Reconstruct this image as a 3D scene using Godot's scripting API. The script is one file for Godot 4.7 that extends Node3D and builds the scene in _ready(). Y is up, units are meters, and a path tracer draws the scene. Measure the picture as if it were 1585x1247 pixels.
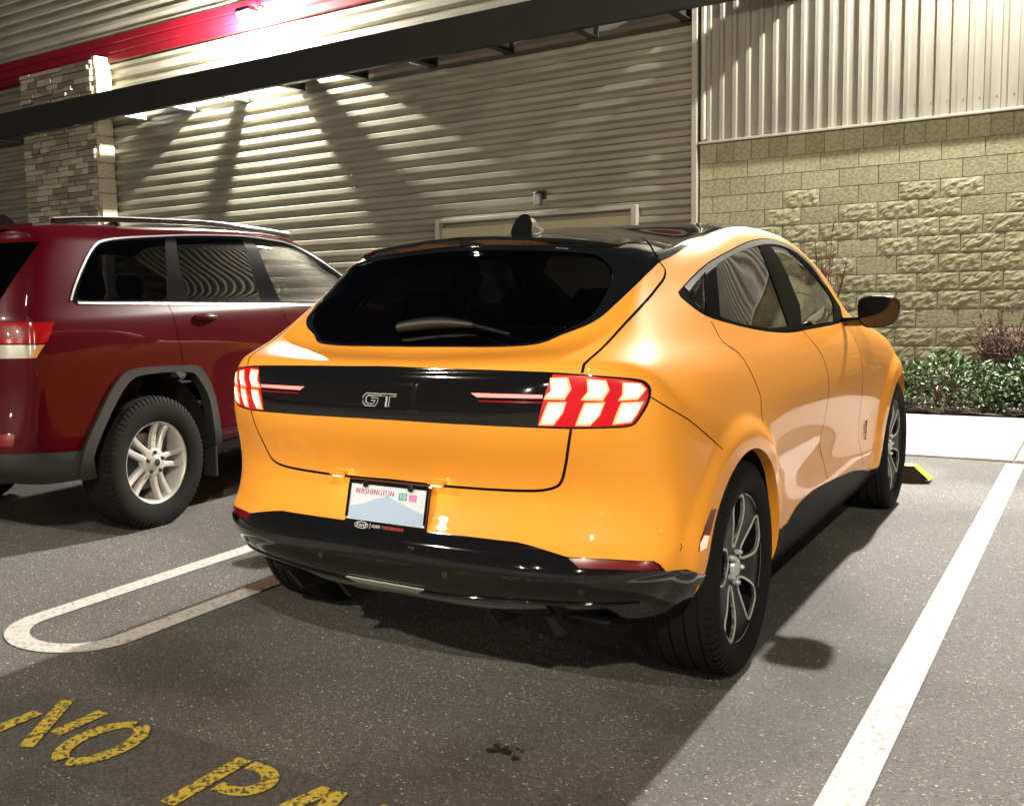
extends Node3D
# A night parking lot: an orange crossover parked by a dark red SUV in front of a metal-clad building.
# World axes: x to the right along the building, y up, -z towards the building; the origin is under the crossover's rear axle.

const CROSSOVER_NET := [
	[0, 0.21, 0.4, 0, 0.3, 0.68, 0, 0.43, 0.8, 0, 0.56, 0.775, 0, 0.7, 0.728, 0, 0.86, 0.782, 0, 0.99, 0.785, 0, 1.063, 0.768, 0, 1.1, 0.7, 0, 1.128, 0.56, 0, 1.27, 0.42, 0, 1.42, 0.275, 0, 1.487, 0.2, 0, 1.533, -0.25, 0, 1.566, -0.7],
	[0.3, 0.21, 0.4, 0.3, 0.3, 0.67, 0.3, 0.43, 0.788, 0.3, 0.56, 0.76, 0.3, 0.7, 0.715, 0.3, 0.86, 0.768, 0.3, 0.99, 0.771, 0.3, 1.065, 0.752, 0.3, 1.104, 0.68, 0.3, 1.138, 0.54, 0.295, 1.27, 0.4, 0.285, 1.415, 0.255, 0.28, 1.471, 0.175, 0.25, 1.523, -0.26, 0, 1.566, -0.7],
	[0.52, 0.21, 0.36, 0.55, 0.31, 0.6, 0.57, 0.43, 0.748, 0.565, 0.56, 0.715, 0.56, 0.7, 0.672, 0.56, 0.86, 0.728, 0.56, 0.99, 0.735, 0.56, 1.07, 0.718, 0.555, 1.115, 0.64, 0.55, 1.16, 0.49, 0.535, 1.27, 0.37, 0.51, 1.4, 0.225, 0.49, 1.452, 0.13, 0.42, 1.501, -0.27, 0, 1.566, -0.72],
	[0.68, 0.21, 0.33, 0.72, 0.31, 0.52, 0.745, 0.43, 0.66, 0.74, 0.56, 0.63, 0.735, 0.7, 0.6, 0.73, 0.86, 0.645, 0.725, 0.99, 0.658, 0.72, 1.07, 0.648, 0.68, 1.125, 0.57, 0.635, 1.195, 0.43, 0.61, 1.28, 0.31, 0.59, 1.385, 0.17, 0.575, 1.44, 0.05, 0.5, 1.481, -0.3, 0, 1.567, -0.75],
	[0.77, 0.21, 0.28, 0.82, 0.31, 0.42, 0.852, 0.44, 0.565, 0.85, 0.56, 0.55, 0.845, 0.7, 0.53, 0.835, 0.86, 0.57, 0.825, 0.985, 0.575, 0.795, 1.07, 0.55, 0.74, 1.13, 0.48, 0.687, 1.215, 0.36, 0.655, 1.3, 0.23, 0.637, 1.385, 0.09, 0.625, 1.43, -0.04, 0.53, 1.47, -0.36, 0, 1.568, -0.8],
	[0.83, 0.21, 0.22, 0.88, 0.31, 0.3, 0.905, 0.45, 0.43, 0.905, 0.57, 0.43, 0.9, 0.7, 0.42, 0.892, 0.84, 0.44, 0.875, 0.96, 0.44, 0.83, 1.06, 0.42, 0.775, 1.135, 0.35, 0.717, 1.235, 0.22, 0.681, 1.32, 0.09, 0.662, 1.395, -0.06, 0.64, 1.45, -0.18, 0.54, 1.478, -0.45, 0, 1.57, -0.85],
	[0.84, 0.21, 0.12, 0.9, 0.31, 0.14, 0.925, 0.45, 0.16, 0.928, 0.58, 0.16, 0.925, 0.71, 0.16, 0.918, 0.83, 0.16, 0.9, 0.94, 0.16, 0.87, 1.04, 0.15, 0.815, 1.125, 0.12, 0.763, 1.225, 0.03, 0.715, 1.33, -0.1, 0.682, 1.415, -0.22, 0.64, 1.472, -0.32, 0.53, 1.498, -0.55, 0, 1.573, -0.92],
	[0.85, 0.21, -0.2, 0.9, 0.3, -0.2, 0.925, 0.44, -0.2, 0.93, 0.57, -0.2, 0.928, 0.7, -0.2, 0.922, 0.82, -0.2, 0.908, 0.93, -0.2, 0.885, 1.03, -0.2, 0.845, 1.12, -0.2, 0.79, 1.24, -0.25, 0.735, 1.36, -0.33, 0.69, 1.445, -0.42, 0.64, 1.49, -0.5, 0.5, 1.526, -0.67, 0, 1.576, -0.98],
	[0.85, 0.2, -0.6, 0.895, 0.29, -0.6, 0.912, 0.42, -0.6, 0.91, 0.56, -0.6, 0.916, 0.69, -0.6, 0.922, 0.81, -0.6, 0.915, 0.92, -0.6, 0.895, 1.02, -0.6, 0.86, 1.11, -0.6, 0.795, 1.25, -0.62, 0.735, 1.385, -0.66, 0.69, 1.473, -0.7, 0.635, 1.523, -0.75, 0.46, 1.556, -0.86, 0, 1.578, -1.04],
	[0.85, 0.2, -1.05, 0.89, 0.28, -1.05, 0.903, 0.41, -1.05, 0.898, 0.55, -1.05, 0.91, 0.68, -1.05, 0.922, 0.8, -1.05, 0.918, 0.91, -1.05, 0.9, 1.01, -1.05, 0.868, 1.095, -1.05, 0.8, 1.245, -1.05, 0.735, 1.395, -1.05, 0.688, 1.487, -1.05, 0.625, 1.538, -1.06, 0.44, 1.566, -1.08, 0, 1.579, -1.1],
	[0.85, 0.2, -1.5, 0.89, 0.28, -1.5, 0.903, 0.41, -1.5, 0.898, 0.55, -1.5, 0.91, 0.68, -1.5, 0.922, 0.8, -1.5, 0.918, 0.91, -1.5, 0.9, 1.01, -1.5, 0.868, 1.09, -1.5, 0.8, 1.235, -1.5, 0.735, 1.38, -1.48, 0.69, 1.47, -1.45, 0.62, 1.528, -1.42, 0.42, 1.562, -1.33, 0, 1.576, -1.2],
	[0.85, 0.2, -1.95, 0.89, 0.28, -1.95, 0.903, 0.41, -1.95, 0.9, 0.55, -1.95, 0.912, 0.68, -1.95, 0.922, 0.8, -1.95, 0.918, 0.91, -1.95, 0.9, 1, -1.95, 0.868, 1.08, -1.98, 0.822, 1.19, -1.95, 0.768, 1.325, -1.85, 0.71, 1.43, -1.72, 0.625, 1.512, -1.57, 0.41, 1.546, -1.44, 0, 1.572, -1.28],
	[0.85, 0.2, -2.35, 0.89, 0.28, -2.35, 0.905, 0.41, -2.35, 0.905, 0.55, -2.35, 0.915, 0.68, -2.35, 0.922, 0.8, -2.35, 0.92, 0.9, -2.35, 0.905, 0.99, -2.35, 0.868, 1.065, -2.35, 0.803, 1.12, -2.22, 0.733, 1.25, -2.08, 0.656, 1.385, -1.91, 0.56, 1.495, -1.7, 0.37, 1.54, -1.48, 0, 1.57, -1.32],
	[0.85, 0.2, -2.75, 0.895, 0.29, -2.75, 0.92, 0.43, -2.75, 0.932, 0.57, -2.75, 0.932, 0.7, -2.75, 0.928, 0.81, -2.75, 0.918, 0.9, -2.75, 0.895, 0.975, -2.75, 0.83, 1.02, -2.72, 0.72, 1.045, -2.6, 0.62, 1.09, -2.38, 0.52, 1.27, -2.03, 0.42, 1.45, -1.72, 0.28, 1.538, -1.48, 0, 1.568, -1.34],
	[0.84, 0.2, -3.1, 0.9, 0.3, -3.1, 0.925, 0.45, -3.1, 0.932, 0.58, -3.1, 0.928, 0.7, -3.1, 0.915, 0.79, -3.1, 0.89, 0.875, -3.1, 0.85, 0.93, -3.05, 0.76, 0.97, -2.98, 0.6, 1, -2.8, 0.48, 1.07, -2.45, 0.4, 1.26, -2.08, 0.32, 1.45, -1.74, 0.2, 1.538, -1.5, 0, 1.568, -1.35],
	[0.78, 0.2, -3.36, 0.85, 0.3, -3.4, 0.875, 0.45, -3.42, 0.875, 0.58, -3.42, 0.86, 0.69, -3.42, 0.83, 0.77, -3.42, 0.78, 0.83, -3.4, 0.72, 0.875, -3.35, 0.62, 0.91, -3.2, 0.48, 0.95, -2.9, 0.36, 1.055, -2.5, 0.3, 1.26, -2.1, 0.24, 1.45, -1.75, 0.15, 1.538, -1.51, 0, 1.568, -1.35],
	[0.66, 0.2, -3.5, 0.72, 0.3, -3.6, 0.75, 0.45, -3.65, 0.75, 0.58, -3.66, 0.74, 0.68, -3.65, 0.71, 0.75, -3.63, 0.66, 0.81, -3.58, 0.6, 0.855, -3.5, 0.5, 0.9, -3.3, 0.38, 0.945, -2.95, 0.28, 1.055, -2.52, 0.22, 1.26, -2.11, 0.17, 1.45, -1.755, 0.11, 1.538, -1.52, 0, 1.568, -1.35],
	[0.44, 0.2, -3.62, 0.48, 0.3, -3.75, 0.5, 0.45, -3.8, 0.5, 0.58, -3.81, 0.49, 0.67, -3.79, 0.47, 0.74, -3.75, 0.44, 0.8, -3.68, 0.39, 0.85, -3.58, 0.33, 0.9, -3.35, 0.25, 0.945, -2.98, 0.18, 1.055, -2.53, 0.14, 1.26, -2.115, 0.11, 1.45, -1.76, 0.07, 1.538, -1.525, 0, 1.568, -1.35],
	[0.22, 0.2, -3.68, 0.24, 0.3, -3.8, 0.25, 0.45, -3.85, 0.25, 0.58, -3.86, 0.245, 0.67, -3.84, 0.235, 0.74, -3.79, 0.22, 0.8, -3.72, 0.195, 0.85, -3.61, 0.165, 0.9, -3.37, 0.125, 0.945, -2.99, 0.09, 1.055, -2.535, 0.07, 1.26, -2.12, 0.055, 1.45, -1.762, 0.035, 1.538, -1.528, 0, 1.568, -1.35],
	[0, 0.2, -3.7, 0, 0.3, -3.82, 0, 0.45, -3.87, 0, 0.58, -3.88, 0, 0.67, -3.86, 0, 0.74, -3.81, 0, 0.8, -3.73, 0, 0.85, -3.62, 0, 0.9, -3.38, 0, 0.945, -3, 0, 1.055, -2.54, 0, 1.26, -2.12, 0, 1.45, -1.763, 0, 1.538, -1.53, 0, 1.568, -1.35],
]
const CROSSOVER_AREAS := {
	"wheel_opening": [[1.65, -0.3, 1.65, 0.056, 2.901, 0.347, 3.588, 0.675, 4.019, 0.972, 4.353, 1.229, 4.636, 1.458, 4.873, 1.676, 5.045, 1.896, 5.154, 2.128, 5.22, 2.372, 5.266, 2.619, 5.309, 2.858, 5.363, 3.079, 5.433, 3.279, 5.513, 3.46, 5.602, 3.624, 5.694, 3.773, 5.789, 3.908, 5.886, 4.031, 5.982, 4.139, 6.079, 4.234, 6.175, 4.312, 6.272, 4.372, 6.367, 4.412, 6.462, 4.431, 6.556, 4.429, 6.648, 4.406, 6.738, 4.361, 6.826, 4.296, 6.91, 4.21, 6.991, 4.106, 7.068, 3.984, 7.141, 3.846, 7.209, 3.692, 7.272, 3.523, 7.33, 3.34, 7.382, 3.145, 7.428, 2.937, 7.468, 2.721, 7.501, 2.499, 7.527, 2.275, 7.546, 2.049, 7.558, 1.824, 7.564, 1.596, 7.562, 1.359, 7.554, 1.105, 7.539, 0.816, 7.518, 0.478, 7.491, 0.127, 7.491, -0.3], [12.603, -0.3, 12.603, 0.206, 12.575, 0.57, 12.553, 0.908, 12.538, 1.191, 12.53, 1.441, 12.529, 1.674, 12.534, 1.898, 12.547, 2.117, 12.566, 2.334, 12.592, 2.548, 12.625, 2.757, 12.664, 2.96, 12.709, 3.155, 12.76, 3.341, 12.817, 3.517, 12.88, 3.681, 12.948, 3.834, 13.021, 3.974, 13.1, 4.104, 13.184, 4.221, 13.273, 4.326, 13.366, 4.417, 13.462, 4.491, 13.561, 4.546, 13.661, 4.578, 13.761, 4.583, 13.861, 4.559, 13.96, 4.504, 14.056, 4.417, 14.149, 4.301, 14.239, 4.16, 14.327, 4.002, 14.412, 3.832, 14.493, 3.651, 14.57, 3.459, 14.641, 3.254, 14.705, 3.038, 14.761, 2.809, 14.81, 2.576, 14.852, 2.344, 14.888, 2.119, 14.92, 1.905, 14.946, 1.698, 14.966, 1.492, 14.982, 1.28, 14.995, 1.051, 15.007, 0.791, 15.022, 0.488, 15.034, 0.175, 15.034, -0.3]],
	"tail_panel": [[-0.6, 7.356, 0.111, 7.356, 0.842, 7.24, 1.602, 7.069, 2.251, 6.936, 2.905, 6.785, 3.55, 6.639, 3.624, 6.618, 3.731, 6.587, 3.826, 6.544, 3.891, 6.482, 3.94, 6.409, 3.97, 6.333, 3.978, 6.26, 3.968, 6.184, 3.947, 6.099, 3.918, 6.002, 3.88, 5.898, 3.833, 5.795, 3.773, 5.691, 3.704, 5.589, 3.638, 5.502, 3.582, 5.432, 3.528, 5.374, 3.469, 5.33, 3.391, 5.303, 3.31, 5.29, 3.253, 5.282, 2.41, 5.281, 1.637, 5.301, 0.88, 5.311, 0.151, 5.328, -0.6, 5.328]],
	"lamp_segment": [[2.04, 6.724, 2.161, 6.743, 2.295, 6.741, 2.357, 6.306, 2.261, 5.981, 1.972, 5.992, 1.99, 6.091, 2.059, 6.243], [2.031, 5.925, 2.29, 5.927, 2.235, 5.631, 2.102, 5.362, 1.911, 5.356], [2.588, 6.676, 2.756, 6.643, 2.936, 6.604, 3.003, 6.254, 2.875, 5.939, 2.497, 5.964, 2.605, 6.206], [2.559, 5.896, 2.919, 5.911, 2.814, 5.574, 2.638, 5.349, 2.405, 5.353], [3.265, 6.51, 3.489, 6.487, 3.697, 6.456, 3.834, 6.266, 3.588, 5.946, 3.153, 5.928, 3.246, 6.092], [3.221, 5.886, 3.74, 5.908, 3.555, 5.572, 3.41, 5.395, 3.021, 5.358]],
	"lamp_core": [[2.06, 6.649, 2.157, 6.665, 2.264, 6.663, 2.314, 6.315, 2.237, 6.055, 2.006, 6.064, 2.02, 6.143, 2.075, 6.265], [2.048, 5.868, 2.255, 5.869, 2.211, 5.632, 2.105, 5.417, 1.951, 5.413], [2.62, 6.606, 2.755, 6.58, 2.899, 6.548, 2.953, 6.268, 2.85, 6.017, 2.548, 6.036, 2.634, 6.23], [2.581, 5.84, 2.869, 5.852, 2.784, 5.583, 2.644, 5.403, 2.457, 5.406], [3.305, 6.456, 3.484, 6.438, 3.651, 6.413, 3.761, 6.261, 3.564, 6.005, 3.216, 5.991, 3.291, 6.122], [3.255, 5.834, 3.67, 5.851, 3.522, 5.582, 3.406, 5.441, 3.095, 5.411]],
	"lamp_lens": [[2.073, 6.881, 2.498, 6.803, 2.905, 6.707, 3.515, 6.561, 3.76, 6.471, 3.89, 6.289, 3.88, 6.095, 3.778, 5.823, 3.587, 5.532, 3.434, 5.374, 3.238, 5.327, 2.403, 5.325, 1.894, 5.349, 1.929, 5.624, 1.982, 6.104]],
	"light_bar": [[1.092, 6.14, 1.515, 6.136, 1.956, 6.123, 1.958, 6.018, 1.518, 6.018, 1.162, 6.013]],
	"light_bar_lower": [[1.178, 5.921, 1.959, 5.92, 1.96, 5.885, 1.194, 5.886]],
	"reflector": [[2.261, 2.692, 2.987, 2.648, 3.76, 2.567, 3.904, 2.471, 4.018, 2.315, 2.999, 2.442, 2.439, 2.478]],
	"marker_bulb": [[5.035, 2.894, 5.196, 2.806, 5.112, 2.533, 4.925, 2.529, 4.94, 2.737]],
	"side_marker": [[5.24, 3.418, 5.395, 3.379, 5.197, 2.789, 5.112, 2.516, 4.897, 2.523, 4.94, 2.802, 5.065, 3.135]],
	"gap": [[-0.3, 4.011, -0.006, 4.011, 0.118, 4.007, 0.295, 4, 0.49, 3.996, 0.705, 3.995, 0.939, 3.996, 1.159, 3.999, 1.364, 4.006, 1.56, 4.015, 1.723, 4.03, 1.837, 4.051, 1.914, 4.079, 1.976, 4.113, 2.021, 4.145, 2.048, 4.18, 2.076, 4.241, 2.109, 4.34, 2.143, 4.463, 2.176, 4.587, 2.205, 4.703, 2.232, 4.82, 2.257, 4.936, 2.283, 5.065, 2.307, 5.194, 2.321, 5.286, 2.366, 5.276, 2.35, 5.185, 2.326, 5.057, 2.3, 4.929, 2.274, 4.813, 2.247, 4.696, 2.217, 4.578, 2.183, 4.453, 2.148, 4.326, 2.113, 4.22, 2.08, 4.149, 2.043, 4.1, 1.99, 4.061, 1.924, 4.024, 1.841, 3.994, 1.725, 3.972, 1.561, 3.957, 1.365, 3.947, 1.159, 3.94, 0.939, 3.937, 0.705, 3.936, 0.49, 3.937, 0.294, 3.941, 0.118, 3.948, -0.006, 3.952, -0.3, 3.952], [2.479, 6.928, 2.483, 6.998, 2.493, 7.096, 2.507, 7.198, 2.513, 7.269, 2.524, 7.362, 2.562, 7.49, 2.634, 7.701, 2.746, 7.952, 2.889, 8.198, 3.069, 8.44, 3.312, 8.682, 3.584, 8.913, 3.881, 9.137, 4.197, 9.337, 4.466, 9.508, 4.637, 9.66, 4.743, 9.797, 4.819, 9.926, 4.881, 10.04, 4.92, 10.136, 4.932, 10.24, 4.913, 10.362, 4.869, 10.49, 4.8, 10.61, 4.706, 10.714, 4.562, 10.846, 4.399, 11.021, 4.26, 11.233, 4.108, 11.496, 3.843, 11.846, 3.436, 12.156, 3.046, 12.377, 2.74, 12.563, 2.549, 12.702, 2.429, 12.804, 2.371, 12.879, 2.463, 12.883, 2.522, 12.806, 2.646, 12.702, 2.85, 12.557, 3.173, 12.363, 3.584, 12.126, 3.994, 11.78, 4.212, 11.441, 4.342, 11.199, 4.455, 11.024, 4.585, 10.882, 4.745, 10.731, 4.9, 10.557, 4.99, 10.401, 5.034, 10.263, 5.048, 10.138, 5.032, 10.032, 4.989, 9.934, 4.925, 9.82, 4.848, 9.691, 4.742, 9.553, 4.574, 9.401, 4.312, 9.237, 3.994, 9.059, 3.693, 8.855, 3.418, 8.634, 3.171, 8.396, 2.977, 8.155, 2.819, 7.908, 2.695, 7.655, 2.616, 7.44, 2.572, 7.297, 2.565, 7.241, 2.558, 7.166, 2.543, 7.063, 2.534, 6.964, 2.531, 6.904], [3.932, 6.061, 4.054, 5.992, 4.237, 5.904, 4.432, 5.823, 4.623, 5.752, 4.817, 5.675, 4.989, 5.583, 5.127, 5.478, 5.249, 5.362, 5.375, 5.226, 5.534, 5.041, 5.697, 4.829, 5.756, 4.694, 5.746, 4.668, 5.689, 4.798, 5.526, 5.008, 5.367, 5.193, 5.24, 5.328, 5.118, 5.444, 4.979, 5.548, 4.806, 5.639, 4.611, 5.715, 4.417, 5.786, 4.219, 5.866, 4.034, 5.954, 3.912, 6.022], [6.431, 8.614, 6.443, 8.594, 6.462, 8.555, 6.489, 8.471, 6.515, 8.317, 6.538, 8.12, 6.572, 7.939, 6.648, 7.79, 6.751, 7.644, 6.835, 7.461, 6.88, 7.229, 6.916, 6.977, 6.959, 6.719, 7.014, 6.437, 7.073, 6.142, 7.114, 5.878, 7.117, 5.661, 7.096, 5.486, 7.081, 5.346, 7.085, 5.219, 7.094, 5.104, 7.094, 5.024, 7.077, 5.023, 7.077, 5.094, 7.068, 5.208, 7.065, 5.352, 7.08, 5.506, 7.101, 5.669, 7.098, 5.859, 7.059, 6.11, 7.001, 6.401, 6.945, 6.682, 6.901, 6.94, 6.865, 7.188, 6.822, 7.409, 6.742, 7.587, 6.64, 7.736, 6.559, 7.902, 6.519, 8.115, 6.494, 8.321, 6.468, 8.47, 6.446, 8.538, 6.432, 8.564, 6.422, 8.581], [8.993, 8.048, 9.076, 7.825, 9.202, 7.398, 9.328, 6.918, 9.404, 6.557, 9.451, 6.237, 9.485, 5.945, 9.509, 5.692, 9.513, 5.456, 9.502, 5.183, 9.482, 4.826, 9.465, 4.436, 9.457, 4.089, 9.432, 3.827, 9.397, 3.62, 9.396, 3.423, 9.453, 3.194, 9.535, 2.959, 9.602, 2.736, 9.652, 2.508, 9.701, 2.288, 9.739, 2.132, 9.727, 2.105, 9.69, 2.261, 9.64, 2.482, 9.591, 2.706, 9.525, 2.924, 9.443, 3.16, 9.383, 3.403, 9.383, 3.634, 9.419, 3.847, 9.443, 4.099, 9.451, 4.442, 9.468, 4.836, 9.488, 5.194, 9.499, 5.46, 9.495, 5.678, 9.472, 5.922, 9.439, 6.209, 9.392, 6.519, 9.319, 6.863, 9.194, 7.329, 9.067, 7.774, 8.984, 8.009], [11.013, 7.26, 11.173, 5.452, 11.249, 4.013, 11.323, 2.655, 11.625, 1.669, 11.614, 1.641, 11.309, 2.636, 11.234, 4.004, 11.159, 5.438, 11, 7.255]],
	"black_top": [[-0.6, 9.01, 0.092, 9.01, 0.273, 9.004, 0.466, 8.987, 0.668, 8.956, 0.88, 8.912, 1.07, 8.879, 1.231, 8.866, 1.375, 8.87, 1.498, 8.905, 1.584, 8.976, 1.651, 9.068, 1.74, 9.166, 1.884, 9.253, 2.085, 9.336, 2.358, 9.437, 2.738, 9.584, 3.169, 9.801, 3.528, 10.052, 3.896, 10.335, 4.225, 10.691, 4.442, 11.02, 5.407, 11.391, 6.464, 11.706, 7.27, 12.028, 8, 11.95, 9, 12, 10, 12, 11, 12.05, 11.6, 12.1, 12.2, 12.6, 13, 13, 19.6, 13.2, 19.6, 15, -0.6, 15]],
	"rear_glass": [[-0.6, 9.076, -0.055, 9.076, 0.073, 9.077, 0.255, 9.072, 0.448, 9.059, 0.648, 9.034, 0.859, 9.001, 1.047, 8.979, 1.207, 8.974, 1.351, 8.982, 1.472, 9.016, 1.559, 9.075, 1.624, 9.156, 1.705, 9.255, 1.836, 9.365, 2.008, 9.487, 2.191, 9.632, 2.333, 9.835, 2.426, 10.071, 2.483, 10.272, 2.522, 10.413, 2.529, 10.52, 2.503, 10.621, 2.445, 10.72, 2.366, 10.812, 2.279, 10.901, 2.193, 10.997, 2.105, 11.098, 2.014, 11.188, 1.928, 11.245, 1.835, 11.273, 1.707, 11.294, 1.537, 11.323, 1.344, 11.351, 1.141, 11.373, 0.916, 11.385, 0.676, 11.394, 0.454, 11.403, 0.248, 11.408, 0.055, 11.415, -0.083, 11.428, -0.6, 11.428]],
	"window_trim": [[5.589, 9.576, 5.749, 9.786, 5.982, 10.035, 6.261, 10.232, 6.639, 10.373, 7.142, 10.456, 7.643, 10.56, 8.047, 10.689, 8.411, 10.808, 8.76, 10.905, 9.091, 10.991, 9.404, 11.066, 9.705, 11.109, 10.017, 11.102, 10.304, 11.066, 10.482, 10.998, 10.587, 10.853, 10.693, 10.626, 10.766, 10.364, 10.78, 10.101, 10.787, 9.847, 10.806, 9.599, 10.836, 9.35, 10.9, 9.063, 10.96, 8.82, 10.76, 8.156, 10.495, 8.101, 10.123, 8.053, 9.631, 8.049, 9.173, 8.051, 8.933, 8.027, 8.739, 8.007, 8.494, 8.002, 8.217, 8.022, 7.888, 8.08, 7.532, 8.176, 7.15, 8.323, 6.795, 8.495, 6.53, 8.641, 6.304, 8.794, 6.082, 9, 5.887, 9.19, 5.746, 9.326, 5.657, 9.417]],
	"trim_band": [[5.784, 9.748, 6.022, 9.989, 6.305, 10.177, 6.677, 10.314, 7.166, 10.399, 7.657, 10.503, 8.056, 10.631, 8.416, 10.749, 8.763, 10.845, 9.093, 10.931, 9.406, 11.006, 9.706, 11.052, 10.012, 11.049, 10.283, 11.013, 10.447, 10.944, 10.546, 10.8, 10.654, 10.575, 10.731, 10.318, 10.751, 10.063, 10.763, 9.816, 10.785, 9.569, 10.705, 9.431, 10.675, 9.664, 10.652, 9.887, 10.621, 10.099, 10.54, 10.319, 10.435, 10.52, 10.349, 10.649, 10.215, 10.714, 9.982, 10.753, 9.697, 10.758, 9.405, 10.719, 9.096, 10.656, 8.772, 10.582, 8.437, 10.493, 8.092, 10.381, 7.711, 10.259, 7.249, 10.155, 6.806, 10.065, 6.463, 9.938, 6.185, 9.776, 5.936, 9.559]],
	"quarter_glass": [[5.868, 9.509, 5.99, 9.652, 6.161, 9.822, 6.364, 9.974, 6.54, 10.084, 6.474, 9.481, 6.386, 8.884, 6.187, 9.067, 5.995, 9.316]],
	"rear_door_glass": [[7.01, 10.156, 7.352, 10.252, 7.712, 10.341, 8.032, 10.412, 8.351, 10.485, 8.841, 10.553, 8.802, 9.995, 8.776, 9.544, 8.702, 8.88, 8.604, 8.216, 8.034, 8.183, 7.689, 8.244, 7.361, 8.337, 7.031, 8.489, 6.731, 8.676, 6.865, 9.369]],
	"front_door_glass": [[9.302, 10.595, 9.694, 10.694, 10.002, 10.656, 10.068, 10.546, 10.273, 10.265, 10.442, 9.849, 10.57, 9.504, 10.702, 9.14, 10.682, 8.847, 10.387, 8.196, 9.321, 8.173, 9.076, 8.249, 9.357, 8.748, 9.443, 9.562, 9.405, 10.129]],
	"windshield": [[11.75, 10.9, 12.1, 11.9, 13, 12.4, 16, 12.5, 19.6, 12.5, 19.6, 10.1, 16, 10.1, 14, 10.15, 12.9, 10.35]],
	"bumper_black": [[-0.6, 2.934, 0.091, 2.934, 0.539, 2.947, 1.583, 2.91, 2.096, 2.749, 2.247, 2.701, 2.987, 2.654, 3.782, 2.571, 3.928, 2.467, 4.107, 2.243, 4.626, 2.159, 4.753, 2.051, 4.904, 1.931, 5.254, 1.831, 5.6, 1.2, 5.9, -0.5, -0.6, -0.5]],
	"sill_black": [[7.061, 1.3, 7.361, 1.726, 7.44, 1.772, 7.561, 1.819, 7.958, 1.67, 8.116, 1.679, 8.255, 1.813, 8.428, 1.958, 8.673, 2.037, 8.951, 2.079, 9.191, 2.088, 9.531, 2.046, 10.217, 1.913, 11.032, 1.713, 11.689, 1.44, 12.167, 1.133, 12.767, 1.133, 12.9, -0.5, 7.061, -0.5]],
	"lower_cut": [[2.535, -0.2, 3.25, -0.031, 4.203, 0.014, 4.287, 1.03, 4.753, 1.72, 6.2, 1.6, 6.2, -0.5, 2.535, -0.5]],
	"tailgate": [[-0.3, 3.982, -0.006, 3.982, 0.118, 3.977, 0.294, 3.97, 0.49, 3.966, 0.705, 3.966, 0.939, 3.966, 1.159, 3.97, 1.364, 3.976, 1.56, 3.986, 1.724, 4.001, 1.839, 4.023, 1.919, 4.052, 1.983, 4.087, 2.032, 4.122, 2.064, 4.165, 2.094, 4.23, 2.129, 4.333, 2.163, 4.458, 2.196, 4.583, 2.226, 4.7, 2.253, 4.817, 2.278, 4.933, 2.305, 5.061, 2.328, 5.189, 2.344, 5.281, 3.826, 5.6, 2.505, 6.6, 2.505, 6.916, 2.508, 6.981, 2.518, 7.08, 2.532, 7.182, 2.539, 7.255, 2.548, 7.329, 2.589, 7.465, 2.664, 7.678, 2.783, 7.93, 2.933, 8.177, 3.12, 8.418, 3.365, 8.658, 3.639, 8.884, 3.938, 9.098, 4.255, 9.287, 4.52, 9.455, 4.689, 9.607, 4.795, 9.744, 4.872, 9.873, 4.935, 9.987, 4.976, 10.084, 4.99, 10.189, 4.974, 10.313, 4.929, 10.445, 4.85, 10.583, 4.726, 10.722, 4.573, 10.864, 4.427, 11.022, 4.301, 11.216, 4.16, 11.469, 3.919, 11.813, 3.51, 12.141, 3.11, 12.37, 2.795, 12.56, 2.597, 12.702, 2.475, 12.805, 2.417, 12.881, -0.6, 13]],
	"rear_bumper": [[-0.3, 3.982, -0.006, 3.982, 0.118, 3.977, 0.294, 3.97, 0.49, 3.966, 0.705, 3.966, 0.939, 3.966, 1.159, 3.97, 1.364, 3.976, 1.56, 3.986, 1.724, 4.001, 1.839, 4.023, 1.919, 4.052, 1.983, 4.087, 2.032, 4.122, 2.064, 4.165, 2.094, 4.23, 2.129, 4.333, 2.163, 4.458, 2.196, 4.583, 2.226, 4.7, 2.253, 4.817, 2.278, 4.933, 2.305, 5.061, 2.328, 5.189, 2.344, 5.281, 2.344, 5.6, 3.9, 5.9, 3.922, 6.042, 4.044, 5.973, 4.228, 5.885, 4.424, 5.805, 4.617, 5.734, 4.812, 5.657, 4.984, 5.566, 5.123, 5.461, 5.244, 5.345, 5.371, 5.209, 5.53, 5.024, 5.693, 4.814, 5.751, 4.681, 5.9, 4.2, 6.2, -0.5, -0.6, -0.5]],
	"rear_door": [[6.427, 9.798, 6.427, 8.598, 6.438, 8.579, 6.454, 8.547, 6.479, 8.47, 6.504, 8.319, 6.529, 8.118, 6.566, 7.92, 6.644, 7.763, 6.747, 7.615, 6.828, 7.435, 6.873, 7.208, 6.908, 6.959, 6.952, 6.701, 7.008, 6.419, 7.066, 6.126, 7.106, 5.869, 7.109, 5.665, 7.088, 5.496, 7.073, 5.349, 7.076, 5.214, 7.085, 5.099, 7.086, 5.023, 7.6, 2.5, 7.4, -0.5, 9.733, -0.5, 9.733, 2.119, 9.695, 2.274, 9.646, 2.495, 9.596, 2.721, 9.53, 2.941, 9.448, 3.177, 9.39, 3.413, 9.39, 3.627, 9.425, 3.837, 9.45, 4.094, 9.458, 4.439, 9.475, 4.831, 9.495, 5.189, 9.506, 5.458, 9.502, 5.685, 9.479, 5.933, 9.445, 6.223, 9.398, 6.538, 9.323, 6.891, 9.198, 7.364, 9.071, 7.8, 8.989, 8.028, 8.989, 9.228]],
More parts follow.
